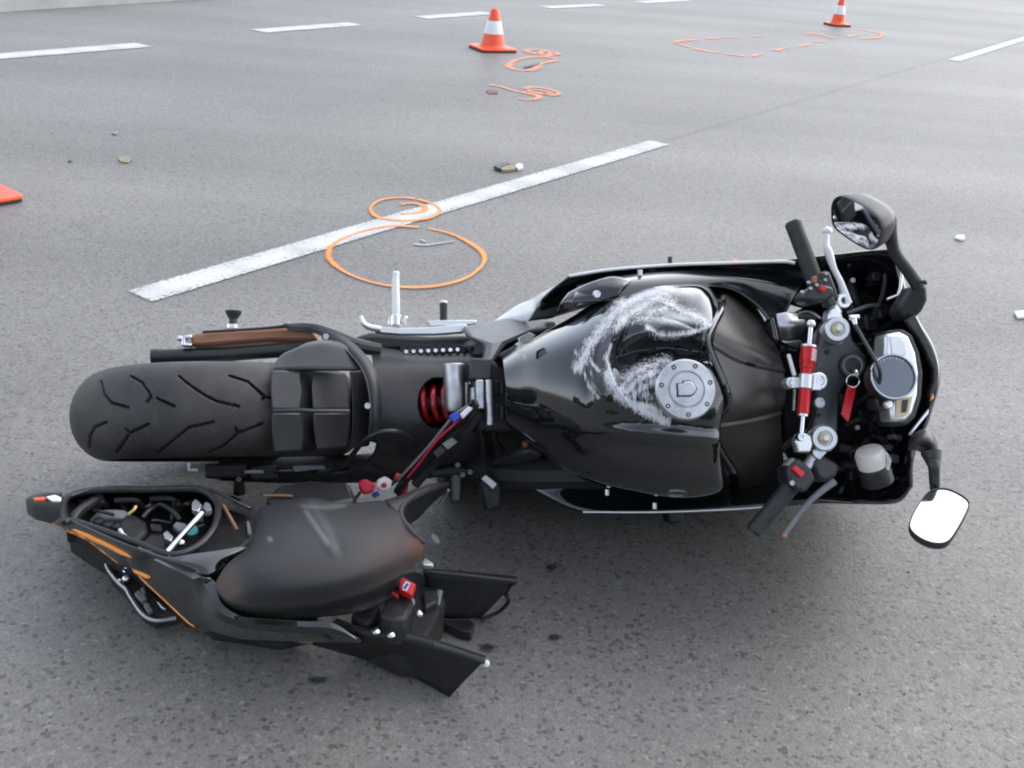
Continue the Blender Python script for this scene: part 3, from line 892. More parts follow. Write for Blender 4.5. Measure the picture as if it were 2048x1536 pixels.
# --- fuel tank -------------------------------------------------------
def tank_row(ul, vl, uc, vc, ur, vr, zt, drop=.26):
    """one cross section: left edge, centre line and right edge as surveyed."""
    row = []
    for s, k in ((-1.0, 1.0), (-.97, .62), (-.84, .36), (-.62, .15), (-.34, .045), (0, 0), (.34, .045), (.62, .15), (.84, .36), (.97, .62), (1.0, 1.0)):
        a = abs(s)
        if s < 0: u, v = uc + (ul - uc) * a, vc + (vl - vc) * a
        else: u, v = uc + (ur - uc) * a, vc + (vr - vc) * a
        row.append((u, v, zt - drop * k))
    return row
trows = [tank_row(1005, 716, 1012, 778, 1012, 850, .70, .10),
         tank_row(1040, 690, 1042, 778, 1040, 872, .735, .14),
         tank_row(1085, 664, 1085, 778, 1082, 905, .785, .19),
         tank_row(1140, 634, 1140, 778, 1135, 945, .835, .24),
         tank_row(1200, 600, 1200, 779, 1200, 972, .875, .28),
         tank_row(1262, 578, 1262, 780, 1270, 988, .905, .31),
         tank_row(1325, 564, 1325, 781, 1345, 1000, .920, .33),
         tank_row(1385, 560, 1385, 781, 1410, 998, .925, .33),
         tank_row(1415, 566, 1425, 781, 1450, 985, .920, .32)]
# the front edge of the painted shell curves round the cover in front of it
fe = [(1428, 574), (1440, 590), (1440, 618), (1424, 652), (1413, 690), (1446, 770), (1452, 808), (1424, 852), (1436, 895), (1466, 945), (1470, 972)]
last = tank_row(1428, 574, 1446, 781, 1470, 972, .915, .32)
trows.append([(u, v, z) for (u, v), (_, _, z) in zip(fe, last)])
NU, NV = 300, 340
Q = surf(trows, NU, NV, B)
Uq, Vq = projv(b2w(Q.reshape(-1, 3)))
def bump_at(u, v, ru, rv, a=0.0):
    du, dv = Uq - u, Vq - v
    c, s = math.cos(a), math.sin(a)
    x, y = du * c + dv * s, -du * s + dv * c
    return np.exp(-(x / ru) ** 2 - (y / rv) ** 2)
dz = 1.0 * (-.026 * bump_at(1330, 695, 95, 34, -.05) - .012 * bump_at(1260, 715, 55, 40, -.5) + .012 * bump_at(1375, 652, 60, 22, -.15)
      + .010 * bump_at(1225, 650, 26, 70, .55) - .010 * bump_at(1190, 720, 16, 60, .15) + .007 * bump_at(1300, 755, 60, 20, -.2)
      - .012 * bump_at(1370, 625, 40, 18, .3) + .006 * bump_at(1330, 585, 50, 14, .1) - .006 * bump_at(1400, 705, 40, 14, -.2)
      - .006 * bump_at(1290, 905, 150, 26, .10) + .010 * bump_at(1330, 872, 110, 14, .08))
def crease(pl, w):
    return np.exp(-segdist(Uq, Vq, pl) / w)
dz = dz * 1.5
dz += (.010 * crease([(1240, 612), (1222, 665), (1216, 715), (1226, 770), (1250, 802)], 9) - .012 * crease([(1262, 640), (1250, 690), (1252, 740)], 12)
       + .011 * crease([(1296, 660), (1330, 672), (1380, 670), (1418, 655)], 8) - .013 * crease([(1240, 712), (1290, 694), (1350, 688), (1424, 700)], 13)
       + .006 * crease([(1300, 600), (1345, 612), (1400, 640)], 8) - .007 * crease([(1310, 634), (1350, 640), (1395, 660)], 8)
       + .007 * crease([(1190, 690), (1178, 740), (1200, 790)], 10) + .006 * crease([(1262, 752), (1310, 728)], 8))
rng = np.random.default_rng(4)
for _ in range(34):
    uu, vv = rng.uniform(1210, 1415), rng.uniform(585, 835)
    dz += rng.uniform(-.0022, .0022) * bump_at(uu, vv, rng.uniform(8, 20), rng.uniform(6, 14), rng.uniform(-1, 1))
Q.reshape(-1, 3)[:, 2] += dz
Q.reshape(-1, 3)[:, 1] -= .5 * np.minimum(dz, 0) * (Vq > 840)
mb = MB(); mb.grid(Q)

def tank_paint():
    m = bpy.data.materials.new('scraped_gloss_black'); m.use_nodes = True
    t = m.node_tree; p = t.nodes['Principled BSDF']; L = t.links.new
    tc = t.nodes.new('ShaderNodeTexCoord')
    at = t.nodes.new('ShaderNodeAttribute'); at.attribute_name = 'scuff'
    mp = t.nodes.new('ShaderNodeMapping'); mp.inputs['Rotation'].default_value = (0, 0, math.radians(28)); mp.inputs['Scale'].default_value = (1, .22, 1)
    L(tc.outputs['Object'], mp.inputs['Vector'])
    n = t.nodes.new('ShaderNodeTexNoise'); n.inputs['Scale'].default_value = 120; n.inputs['Detail'].default_value = 9; n.inputs['Roughness'].default_value = .78
    n.inputs['Distortion'].default_value = 1.2
    L(mp.outputs[0], n.inputs['Vector'])
    a = t.nodes.new('ShaderNodeMath'); a.operation = 'ADD'; L(at.outputs['Fac'], a.inputs[0]); L(n.outputs['Fac'], a.inputs[1])
    mr = t.nodes.new('ShaderNodeMapRange'); mr.inputs['From Min'].default_value = .96; mr.inputs['From Max'].default_value = 1.10
    L(a.outputs[0], mr.inputs['Value'])
    mix = t.nodes.new('ShaderNodeMix'); mix.data_type = 'RGBA'
    L(mr.outputs[0], mix.inputs['Factor'])
    mix.inputs['A'].default_value = (.006, .007, .009, 1); mix.inputs['B'].default_value = (.60, .61, .63, 1)
    L(mix.outputs['Result'], p.inputs['Base Color'])
    r2 = t.nodes.new('ShaderNodeMapRange'); r2.inputs['To Min'].default_value = .07; r2.inputs['To Max'].default_value = .6
    L(mr.outputs[0], r2.inputs['Value']); L(r2.outputs[0], p.inputs['Roughness'])
    r3 = t.nodes.new('ShaderNodeMapRange'); r3.inputs['To Min'].default_value = 1; r3.inputs['To Max'].default_value = 0
    L(mr.outputs[0], r3.inputs['Value']); L(r3.outputs[0], p.inputs['Coat Weight'])
    p.inputs['Coat Roughness'].default_value = .03
    b = t.nodes.new('ShaderNodeBump'); b.inputs['Strength'].default_value = .5; b.inputs['Distance'].default_value = .002; b.invert = True
    L(mr.outputs[0], b.inputs['Height']); L(b.outputs[0], p.inputs['Normal'])
    return m
tank = mb.build('fuel_tank', tank_paint(), bike, solid=.004, face_to=CAM_B, smooth=80)
tank['label'] = 'glossy black tank dented and scraped to bare metal beside its filler cap'
sc = np.zeros(len(Uq))
def scuff(pl, w, k):
    global sc
    d = segdist(Uq, Vq, pl)
    sc = np.maximum(sc, k * np.clip(1 - d / (w * 1.45), 0, 1) ** .5)
scuff([(1158, 735), (1180, 690), (1205, 655), (1240, 605)], 22, .62)
scuff([(1228, 660), (1255, 632), (1290, 610), (1330, 585)], 18, .60)
scuff([(1240, 612), (1290, 590), (1330, 574), (1350, 580)], 16, .62)
scuff([(1300, 625), (1340, 612), (1380, 622), (1412, 650)], 26, .55)
scuff([(1330, 600), (1385, 628), (1418, 652)], 18, .60)
scuff([(1295, 655), (1320, 668), (1360, 670), (1410, 658)], 11, .62)
scuff([(1222, 692), (1216, 715), (1222, 745)], 10, .66)
scuff([(1216, 745), (1224, 775), (1240, 795), (1290, 822), (1330, 842)], 16, .68)
scuff([(1240, 790), (1260, 752), (1300, 730), (1345, 716)], 24, .58)
scuff([(1270, 790), (1300, 790), (1318, 800)], 22, .52)
scuff([(1165, 740), (1180, 770), (1195, 795)], 9, .56)
scuff([(1255, 800), (1290, 770), (1316, 760)], 16, .60)
scuff([(1250, 785), (1275, 760), (1310, 742)], 14, .62)
scuff([(1270, 640), (1310, 632), (1345, 640)], 16, .55)
scuff([(1180, 715), (1200, 740)], 8, .6)
scuff([(1268, 806), (1310, 818), (1335, 846)], 12, .62)
scuff([(1150, 700), (1165, 740)], 8, .5)
scuff([(1310, 572), (1345, 580)], 9, .75)
scuff([(1405, 640), (1413, 675)], 5, .7)
scuff([(1000, 705), (1045, 690), (1060, 680)], 16, .52)
scuff([(1030, 690), (1050, 715)], 9, .55)
vattr(tank, 'scuff', sc[:len(tank.data.vertices)])

# crumpled ends of the tank's rear mounting
for pts_c, z_, m_ in (([(1036, 676), (1058, 664), (1072, 670), (1060, 684), (1042, 690)], .735, 'alu'),):
    mb = MB(); mb.prism([B(u, v, z_ + rnd.uniform(-.012, .012)) for u, v in pts_c], (0, 0, -.008)); part(mb, 'crumpled_tab', m_, bevel=.0015)
# filler cap
cc = B(1370, 780, .928); cax = norm(np.array([-.10, .03, 1.0]))
Rc = .0555
mb = MB()
mb.lathe([(0, -.012), (Rc, -.012), (Rc, .006), (Rc - .003, .010), (.034, .012), (.0325, .009), (.031, .009), (.030, .012), (0, .0125)], cc, cax, 64)
cap = part(mb, 'fuel_cap', 'alu', smooth=30)
ce1 = norm(np.cross(np.array([0, 1.0, 0]), cax)); ce2 = np.cross(cax, ce1)
for k in range(7):
    a = math.radians(k * 360 / 7 + 15)
    q = cc + .0455 * (math.cos(a) * ce1 + math.sin(a) * ce2) + cax * .0105
    mb = MB(); mb.lathe([(0, -.002), (.0022, -.002), (.0024, .0016), (.0042, .0016), (.0048, -.001)], q, cax, 12); part(mb, 'cap_bolt', 'arm', parent=cap)
mb = MB()
fl_ = [(-.016, -.012), (.006, -.012), (.012, -.008), (.017, 0), (.012, .010), (.006, .014), (-.006, .014), (-.007, .010), (-.016, .010)]
mb.prism([cc + cax * .0175 + ce1 * x + ce2 * y for x, y in fl_], -cax * .006)
flap = part(mb, 'key_flap', 'alu', parent=cap, bevel=.0015)
mb = MB(); mb.prism([cc + cax * .0132 + ce1 * x * 1.14 + ce2 * y * 1.14 for x, y in fl_], -cax * .002); part(mb, 'flap_gap', 'dark', parent=cap)
# maker's oval on the right flank of the tank
ring = []
for a in np.linspace(0, 2 * math.pi, 40, endpoint=False):
    best = np.argmin(np.hypot(Uq - (1353 + 20 * math.cos(a)), Vq - (986 + 5.5 * math.sin(a))))
    ring.append(Q.reshape(-1, 3)[best] + np.array([0, -.001, .0015]))
mb = MB(); mb.tube(ring + ring[:1], .0009, 6, cap=False); part(mb, 'oval_emblem', 'alu', parent=tank)
# --- cover in front of the tank ---------------------------------------
def creased(rows, idx, e=.10):
    out = []
    for r in rows:
        r = [np.array(p, float) for p in r]; n_ = []
        for i_, p in enumerate(r):
            if i_ in idx: n_ += [tuple(p + (r[i_ - 1] - p) * e), tuple(p), tuple(p + (r[i_ + 1] - p) * e)]
            else: n_.append(tuple(p))
        out.append(n_)
    return out
shell(creased([[(1440, 566, .61), (1450, 586, .71), (1450, 618, .80), (1432, 655, .862), (1424, 690, .875), (1455, 770, .885), (1461, 808, .882), (1434, 853, .862), (1446, 897, .80), (1475, 950, .70), (1480, 985, .60)],
       [(1462, 572, .60), (1475, 600, .70), (1480, 640, .795), (1475, 680, .86), (1475, 720, .868), (1490, 775, .875), (1492, 812, .87), (1478, 846, .852), (1490, 896, .79), (1510, 945, .69), (1512, 985, .60)],
       [(1492, 590, .60), (1512, 630, .70), (1520, 672, .795), (1526, 706, .85), (1528, 735, .855), (1534, 778, .86), (1533, 812, .855), (1526, 836, .84), (1530, 890, .78), (1540, 940, .68), (1545, 985, .60)],
       [(1512, 612, .60), (1540, 660, .70), (1556, 700, .785), (1564, 722, .83), (1568, 742, .84), (1573, 778, .842), (1570, 808, .838), (1562, 826, .825), (1564, 880, .77), (1568, 925, .68), (1575, 980, .60)]], (4, 7)),
      60, 150, 'airbox_cover', mat('graphite_satin', (.075, .072, .068), .33, metal=.75, dust=.05, rvar=.1, vscale=20), .005)
# rubber-edged lip between them
mb = MB(); mb.tube([B(u + 4, v, z + .003) for (u, v), (_, _, z) in zip(fe, last)], .0065, 10, smooth=80); part(mb, 'tank_seam', 'gloss')

# --- left trim, fairings ----------------------------------------------
shell([[(1112, 624, .66), (1122, 604, .68), (1137, 585, .68)],
       [(1150, 616, .70), (1160, 590, .71), (1172, 568, .70)],
       [(1200, 603, .73), (1210, 575, .73), (1222, 553, .715)],
       [(1236, 588, .745), (1248, 570, .74), (1262, 560, .72)]], 20, 12, 'side_trim', 'gloss', .006)
mb = MB(); mb.bolt(B(1193, 589, .745), UP, .008, .006); part(mb, 'bolt', 'chrome')
# left fairing: inner black face rising to a thin outer edge, outer skin curving down out of sight
shell([[(1090, 640, .50), (1082, 604, .58), (1137, 552, .63), (1139, 549, .60), (1141, 555, .40), (1160, 600, .20)],
       [(1200, 610, .50), (1190, 580, .58), (1223, 541, .65), (1223, 537, .61), (1225, 545, .38), (1235, 600, .16)],
       [(1330, 600, .52), (1335, 565, .60), (1340, 532, .66), (1340, 527, .62), (1340, 537, .38), (1345, 595, .15)],
       [(1450, 595, .56), (1450, 562, .64), (1450, 528, .70), (1450, 523, .66), (1448, 532, .40), (1448, 595, .18)],
       [(1540, 600, .62), (1550, 562, .68), (1560, 525, .74), (1560, 520, .70), (1555, 532, .44), (1550, 600, .24)],
       [(1640, 625, .64), (1650, 575, .72), (1650, 517, .80), (1650, 513, .76), (1640, 527, .5), (1630, 600, .32)],
       [(1720, 625, .66), (1735, 575, .74), (1740, 508, .84), (1740, 504, .80), (1725, 525, .55), (1710, 600, .40)],
       [(1775, 620, .70), (1790, 580, .78), (1785, 506, .86), (1787, 502, .83), (1770, 525, .6), (1750, 600, .46)]], 80, 40, 'left_fairing', 'gloss', .004)
shell([[(1140, 606, .715), (1150, 588, .705), (1152, 570, .66)],
       [(1225, 600, .735), (1230, 570, .72), (1230, 552, .67)],
       [(1330, 586, .735), (1338, 560, .72), (1342, 541, .675)],
       [(1440, 574, .72), (1448, 556, .715), (1452, 538, .685)],
       [(1505, 606, .725), (1532, 566, .72), (1556, 535, .695)],
       [(1552, 662, .735), (1592, 590, .735), (1628, 532, .71)]], 60, 20, 'fairing_inner_face', 'gloss', .003)
# white bead painted for the sky's reflection along the left fairing's outer skin
mb = MB(); mb.tube([B(1138, 552, .640), B(1223, 539, .658), B(1340, 530, .668), B(1450, 526, .708), B(1560, 523, .748), B(1590, 526, .758)], .0034, 10, smooth=40); part(mb, 'fairing_edge_or_reflection', 'white')
# silver swoosh at its rear
shell([[(978, 648, .42), (984, 643, .43), (990, 640, .42)],
       [(1020, 641, .46), (1030, 630, .47), (1032, 612, .45)],
       [(1056, 641, .50), (1066, 618, .52), (1062, 598, .49)],
       [(1084, 594, .56), (1092, 590, .57), (1090, 582, .54)],
       [(1136, 562, .60), (1137, 560, .60), (1138, 556, .59)]], 24, 10, 'fairing_tail', 'white', .004)
plate([(1058, 641), (1087, 594), (1138, 563), (1144, 572), (1124, 604), (1110, 634)], .545, .02, 'fairing_inner_pad', 'matte', bevel=.004)
# right fairing
shell([[(1040, 900, .46), (1050, 950, .46), (1060, 984, .46), (1060, 986, .42), (1070, 975, .30), (1080, 940, .14)],
       [(1150, 950, .50), (1158, 990, .52), (1164, 1022, .54), (1164, 1026, .50), (1166, 1012, .32), (1170, 950, .12)],
       [(1300, 960, .54), (1310, 1000, .57), (1320, 1022, .60), (1320, 1026, .56), (1318, 1012, .34), (1315, 950, .12)],
       [(1450, 950, .58), (1460, 985, .62), (1470, 1016, .65), (1470, 1020, .61), (1465, 1005, .38), (1460, 950, .15)],
       [(1600, 930, .62), (1615, 970, .68), (1630, 1002, .72), (1632, 1007, .68), (1625, 992, .45), (1610, 940, .24)],
       [(1700, 930, .64), (1705, 970, .72), (1710, 1002, .78), (1712, 1008, .74), (1700, 992, .5), (1685, 940, .32)],
       [(1775, 920, .66), (1785, 965, .76), (1790, 998, .83), (1794, 1006, .79), (1775, 990, .55), (1755, 930, .40)],
       [(1800, 905, .70), (1816, 930, .80), (1822, 965, .86), (1828, 972, .82), (1805, 965, .6), (1780, 920, .46)]], 80, 40, 'right_fairing', 'gloss', .004)
mb = MB(); mb.tube([B(1166, 1024, .545), B(1320, 1024, .605), B(1470, 1018, .655), B(1545, 1012, .685)], .0026, 10, smooth=30); part(mb, 'fairing_edge_or_reflection', 'silver')
for (u, v, z) in ((1214, 985, .60), (1309, 1012, .615), (1280, 546, .69), (1340, 520, .62)):
    mb = MB(); mb.tube([B(u, v - 6, z), B(u, v + 6, z)], .005, 10); part(mb, 'clip', 'alu' if v > 540 else 'dark')
plate([(1334, 1022), (1372, 1020), (1366, 1046), (1340, 1048)], .45, .05, 'belly_bracket', 'dark', bevel=.006)
# nose: upper cowl ring and screen stub around the clocks
nose = [(1790, 506), (1800, 545), (1815, 600), (1832, 640), (1856, 680), (1869, 710), (1876, 746), (1872, 780), (1862, 812), (1850, 850), (1832, 885), (1822, 930), (1822, 968)]
zs = [.86, .87, .89, .90, .91, .915, .915, .915, .91, .90, .89, .88, .86]
rows = []
for (u, v), z in zip(nose, zs):
    cu, cv = 1690, 755
    rows.append([(u + (cu - u) * .075, v + (cv - v) * .05, z - .05), (u + (cu - u) * .03, v + (cv - v) * .02, z - .005), (u, v, z), (u + 1, v, z - .03),
                 (u - 4, v + (cv - v) * .02, z - .12), (u - 26, v + (cv - v) * .10, z - .30), (u - 60, v + (cv - v) * .3, z - .46)])
shell(rows, 90, 30, 'nose_cowl', 'gloss', .004)
# broken screen edges
mb = MB(); mb.prism(poly([(1812, 640), (1830, 628), (1850, 668), (1866, 700), (1878, 748), (1873, 780), (1862, 800), (1858, 790), (1868, 762), (1868, 738), (1852, 702), (1836, 672)], .93), (0, 0, -.012))
scr = part(mb, 'broken_screen', 'dark', bevel=.002)
mb = MB(); mb.prism(poly([(1818, 868), (1846, 832), (1858, 818), (1857, 828), (1838, 850), (1822, 872)], .925), (0, 0, -.006)); part(mb, 'screen_shard', 'silver', parent=scr, bevel=.001)
mb = MB(); mb.prism(poly([(1861, 790), (1867, 782), (1868, 796), (1862, 802)], .93), (0, 0, -.006)); part(mb, 'screen_shard', 'orange', parent=scr, bevel=.001)
# dark inner floor of the nose
plate([(1560, 640), (1640, 600), (1700, 560), (1780, 545), (1815, 640), (1850, 700), (1858, 770), (1830, 880), (1810, 960), (1700, 975), (1600, 950), (1570, 880)], .60, .03, 'inner_panel', 'dark', bevel=.003)
plate([(1660, 540), (1700, 520), (1775, 515), (1785, 580), (1770, 640), (1700, 640)], .72, .03, 'inner_panel', 'matte', bevel=.006)
plate([(1700, 890), (1800, 880), (1812, 960), (1790, 990), (1700, 990)], .70, .03, 'inner_panel', 'matte', bevel=.006)
# bundled wires, hoses and ram-air parts inside the nose
hoses = [[(1755, 520, .78), (1770, 545, .80), (1766, 590, .79), (1745, 640, .76)], [(1700, 560, .74), (1712, 600, .75), (1740, 640, .74)],
         [(1690, 850, .74), (1725, 840, .75), (1760, 870, .74), (1770, 930, .73)], [(1640, 940, .72), (1700, 930, .74), (1735, 880, .74)],
         [(1735, 690, .75), (1760, 660, .75), (1790, 640, .76)], [(1685, 930, .76), (1730, 935, .76), (1760, 975, .74), (1800, 970, .74)],
         [(1560, 900, .72), (1600, 880, .72), (1640, 930, .72)], [(1755, 850, .72), (1786, 860, .73), (1785, 940, .72)]]
for h_ in hoses:
    mb = MB(); mb.tube([B(*p) for p in h_], rnd.choice([.006, .008, .010]), 10, smooth=24); part(mb, 'hose', rnd.choice(['cable', 'matte']))
boxes = [(1745, 645, 30, 34, .76), (1715, 615, 26, 22, .74), (1752, 555, 26, 30, .77), (1735, 830, 34, 24, .72), (1790, 900, 22, 40, .74), (1770, 970, 30, 24, .74), (1690, 800, 22, 26, .78), (1770, 620, 30, 26, .78)]
for (u, v, w, h, z) in boxes:
    mb = MB(); mb.prism(poly([(u - w / 2, v - h / 2), (u + w / 2, v - h / 2 + 4), (u + w / 2, v + h / 2), (u - w / 2 + 4, v + h / 2)], z), (0, 0, -.06)); part(mb, 'electrical_box', rnd.choice(['matte', 'arm', 'dark']), bevel=.004)
r2 = random.Random(21)
for i in range(16):
    u0, v0 = r2.choice([(r2.uniform(1690, 1790), r2.uniform(520, 650)), (r2.uniform(1680, 1800), r2.uniform(840, 985)), (r2.uniform(1740, 1770), r2.uniform(650, 850))])
    a_ = r2.uniform(0, 6.28); l_ = r2.uniform(20, 55); z0 = r2.uniform(.735, .80)
    pts = [(u0, v0, z0)]
    for k_ in range(3):
        a_ += r2.uniform(-.8, .8); pts.append((min(1795, pts[-1][0] + l_ / 2 * math.cos(a_)), min(985, max(515, pts[-1][1] + l_ / 2 * math.sin(a_))), z0 + r2.uniform(-.02, .02)))
    mb = MB(); mb.tube([B(*p) for p in pts], r2.uniform(.0025, .006), 8, smooth=18); part(mb, 'wire', r2.choice(['cable', 'cable', 'matte', 'arm', 'tape']))
for i in range(12):
    u0, v0 = r2.choice([(r2.uniform(1690, 1785), r2.uniform(525, 650)), (r2.uniform(1690, 1800), r2.uniform(850, 975))])
    z0 = r2.uniform(.76, .80)
    if i % 3 == 0:
        mb = MB(); mb.bolt(B(u0, v0, z0), UP, .0055, .004); part(mb, 'bolt', 'alu')
    else:
        w_, h_ = r2.uniform(6, 13), r2.uniform(5, 10)
        mb = MB(); mb.prism(poly([(u0 - w_, v0 - h_), (u0 + w_, v0 - h_ + 3), (u0 + w_ - 2, v0 + h_), (u0 - w_ + 1, v0 + h_ - 2)], z0), (0, 0, -.03)); part(mb, 'connector', r2.choice(['matte', 'satin', 'arm', 'tape']), bevel=.002)
# bright bracket beside the left mirror foot
mb = MB(); mb.tube([B(1797, 524, .885), B(1804, 540, .885), B(1801, 575, .885), B(1796, 590, .885), B(1774, 599, .885)], .003, 8); part(mb, 'screen_bracket', 'silver')

# --- top yoke and forks ------------------------------------------------
plate([(1648, 642), (1680, 634), (1702, 648), (1706, 678), (1720, 694), (1736, 715), (1738, 740), (1722, 756), (1694, 764), (1680, 790), (1678, 850), (1676, 885), (1652, 905), (1628, 895), (1622, 868),
       (1634, 830), (1636, 790), (1628, 745), (1632, 710), (1642, 684)], .868, .03, 'top_yoke', mat('black_yoke', (.06, .066, .07), .4, metal=.5, var=.2), bevel=.006)
RK = norm(np.array([-math.sin(math.radians(16)), 0, math.cos(math.radians(16))]))
for (u, v) in ((1675, 660), (1650, 877)):
    c0 = B(u - 3, v, .885)
    mb = MB()
    mb.lathe([(0, -.03), (.026, -.03), (.026, -.002), (.0245, 0), (.024, .004), (.0245, .006), (.024, .012), (.022, .0145), (.0145, .0145), (.0135, .011), (.012, .011)], c0, RK, 48)
    fc = part(mb, 'fork_cap', 'silver')
    mb = MB(); mb.lathe([(.0125, .008), (.0125, .013), (.0115, .016), (.0095, .016), (.009, .018)], c0, RK, 24); part(mb, 'cap_ring', 'alu', parent=fc)
    mb = MB(); mb.lathe([(.0092, .012), (.0092, .0185), (.008, .021), (.006, .0215)], c0, RK, 24); part(mb, 'adjuster_ring', 'gold', parent=fc)
    mb = MB(); mb.lathe([(.0062, .016), (.0062, .027), (.005, .0295), (0, .030)], c0, RK, 20); part(mb, 'adjuster', 'silver', parent=fc)
    lo = c0 - RK * .55 + np.array([.03, 0, 0])
    mb = MB(); mb.tube([c0 - RK * .02, lo], .027, 18); part(mb, 'fork_leg', 'alu')
mb = MB(); mb.lathe([(0, -.01), (.0105, -.01), (.0105, .0), (.0085, .002), (.006, .002), (.006, -.001), (0, -.001)], B(1640, 806, .874), RK, 20); part(mb, 'yoke_bolt', 'alu')
mb = MB(); mb.bolt(B(1655, 704, .870), RK, .004, .002); part(mb, 'yoke_bolt', 'dark')
mb = MB(); mb.bolt(B(1638, 830, .870), RK, .004, .002); part(mb, 'yoke_bolt', 'dark')
# ignition lock with key
lk = B(1704, 732, .875)
mb = MB(); mb.lathe([(0, -.03), (.025, -.03), (.025, .002), (.023, .006), (.0, .006)], lk, RK, 32); lock = part(mb, 'ignition_lock', 'matte')
mb = MB(); mb.lathe([(.0155, .005), (.0155, .009), (.018, .010), (.0195, .007)], lk, RK, 32, cap=False); part(mb, 'lock_ring', 'tape', parent=lock)
mb = MB(); mb.tube([lk + RK * .006, B(1712, 740, .905), B(1713, 748, .915)], [.004, .006, .005], 10); part(mb, 'ignition_key', 'chrome', parent=lock)
mb = MB()
rc_ = B(1706, 762, .908); rg = [rc_ + .012 * (math.cos(a) * np.array([1, 0, .2]) + math.sin(a) * np.array([0, 1, .1])) for a in np.linspace(0, 2 * math.pi, 26)]
mb.tube(rg, .0014, 6, cap=False); part(mb, 'key_ring', 'chrome', parent=lock)
mb = MB(); mb.prism(poly([(1697, 770), (1714, 773), (1698, 842), (1694, 842), (1683, 828)], .905), (0, 0, -.004)); ly = part(mb, 'key_strap', 'redp', bevel=.001, parent=lock)
# woven white lettering on the strap: two rows of stitches that cannot be read in the picture
# --- steering damper ---------------------------------------------------
dz0 = .925
dA, dB = B(1622, 648, dz0), B(1601, 882, dz0)
def dp(t): return dA + (dB - dA) * t
dv = norm(dB - dA)
mb = MB(); mb.tube([dp(.02), dp(.98)], .0042, 14); dam = part(mb, 'steering_damper', 'chrome')
mb = MB(); mb.ball(dp(0), .0085, 16); part(mb, 'ball_joint', 'silver', parent=dam)
mb = MB(); mb.tube([dp(.18), dp(.185), dp(.20), dp(.202)], [.013, .0145, .0145, .012], 28); part(mb, 'damper_collar', 'silver', parent=dam)
mb = MB(); mb.tube([dp(.202), dp(.335), dp(.345), dp(.375), dp(.385), dp(.765), dp(.77)], [.0146, .0146, .0135, .0135, .0112, .0112, .010], 28); part(mb, 'damper_tube', 'red', parent=dam)
pe = norm(np.cross(dv, UP))
mb = MB()
for k_ in range(4):
    for q_ in range(7):
        t_ = .225 + q_ * .0145 + (.004 if k_ % 2 else 0)
        off = .0012 + k_ * .0028
        hh_ = math.sqrt(.0147 ** 2 - off ** 2)
        mb.box(dp(t_) + pe * off * -1 + UP * hh_, dv * (.0009 if (q_ + k_) % 3 else .0013), pe * .0010, UP * .0002)
part(mb, 'maker_print', 'label', parent=dam)
mb = MB(); mb.tube([dp(.77), dp(.79)], .0095, 20); part(mb, 'damper_collar', 'silver', parent=dam)
# clamp round the damper with two lugs
mb = MB()
mb.tube([dp(.435), dp(.437), dp(.553), dp(.555)], [.0125, .0138, .0138, .0125], 28)
part(mb, 'damper_clamp', 'silver', parent=dam)
for (u, v, r, zz) in ((1638, 762, .0165, .916), (1582, 766, .0105, .912)):
    c0 = B(u, v, zz)
    mb = MB(); mb.lathe([(0, -.02), (r, -.02), (r, .002), (r - .002, .004), (r * .55, .004), (r * .5, .001), (0, .001)], c0, UP, 28)
    mb.box((c0 + dp(.5)) / 2 + np.array([0, 0, -.008]), (abs(c0[0] - dp(.5)[0]) / 2 + .002, 0, 0), (0, r * .95, 0), (0, 0, .008))
    part(mb, 'clamp_lug', 'silver', parent=dam, bevel=.001)
    mb = MB(); mb.bolt(c0 + UP * .002, UP, r * .45, .003); part(mb, 'bolt', 'chrome', parent=dam)
mb = MB(); mb.prism(poly([(1590, 884), (1596, 868), (1610, 866), (1622, 870), (1626, 886), (1622, 904), (1596, 905), (1594, 892)], .905), (0, 0, -.02)); part(mb, 'rod_bracket', 'silver', bevel=.003)
mb = MB(); mb.bolt(B(1601, 874, .925), UP, .008, .006); part(mb, 'bolt', 'chrome')
mb = MB(); mb.tube([B(1577, 710, .86), B(1589, 752, .88)], .004, 10); part(mb, 'damper_stay', 'white')
mb = MB(); mb.tube([B(1589, 780, .88), B(1587, 820, .86)], .003, 10); part(mb, 'damper_stay', 'alu')
# silver cowl piece left of the damper and loose black strap
shell([[(1552, 628, .80), (1575, 624, .81), (1596, 626, .80)], [(1556, 655, .81), (1580, 652, .825), (1612, 640, .82)], [(1562, 682, .79), (1585, 680, .80), (1605, 668, .80)]], 16, 14, 'heat_shield', 'alu', .003)
plate([(1540, 640), (1552, 630), (1562, 680), (1605, 672), (1612, 690), (1600, 706), (1560, 700), (1545, 680)], .765, .04, 'side_duct', 'gloss', bevel=.01)
mb = MB(); mb.tube([B(1596, 634, .845), B(1612, 632, .85), B(1630, 638, .848)], [.005, .0075, .005], 10, smooth=14); part(mb, 'cable_end', 'grip')
mb = MB(); mb.tube([B(1598, 627, .84), B(1622, 625, .848), B(1640, 637, .846)], .003, 8, smooth=14); part(mb, 'cable_stay', 'alu')

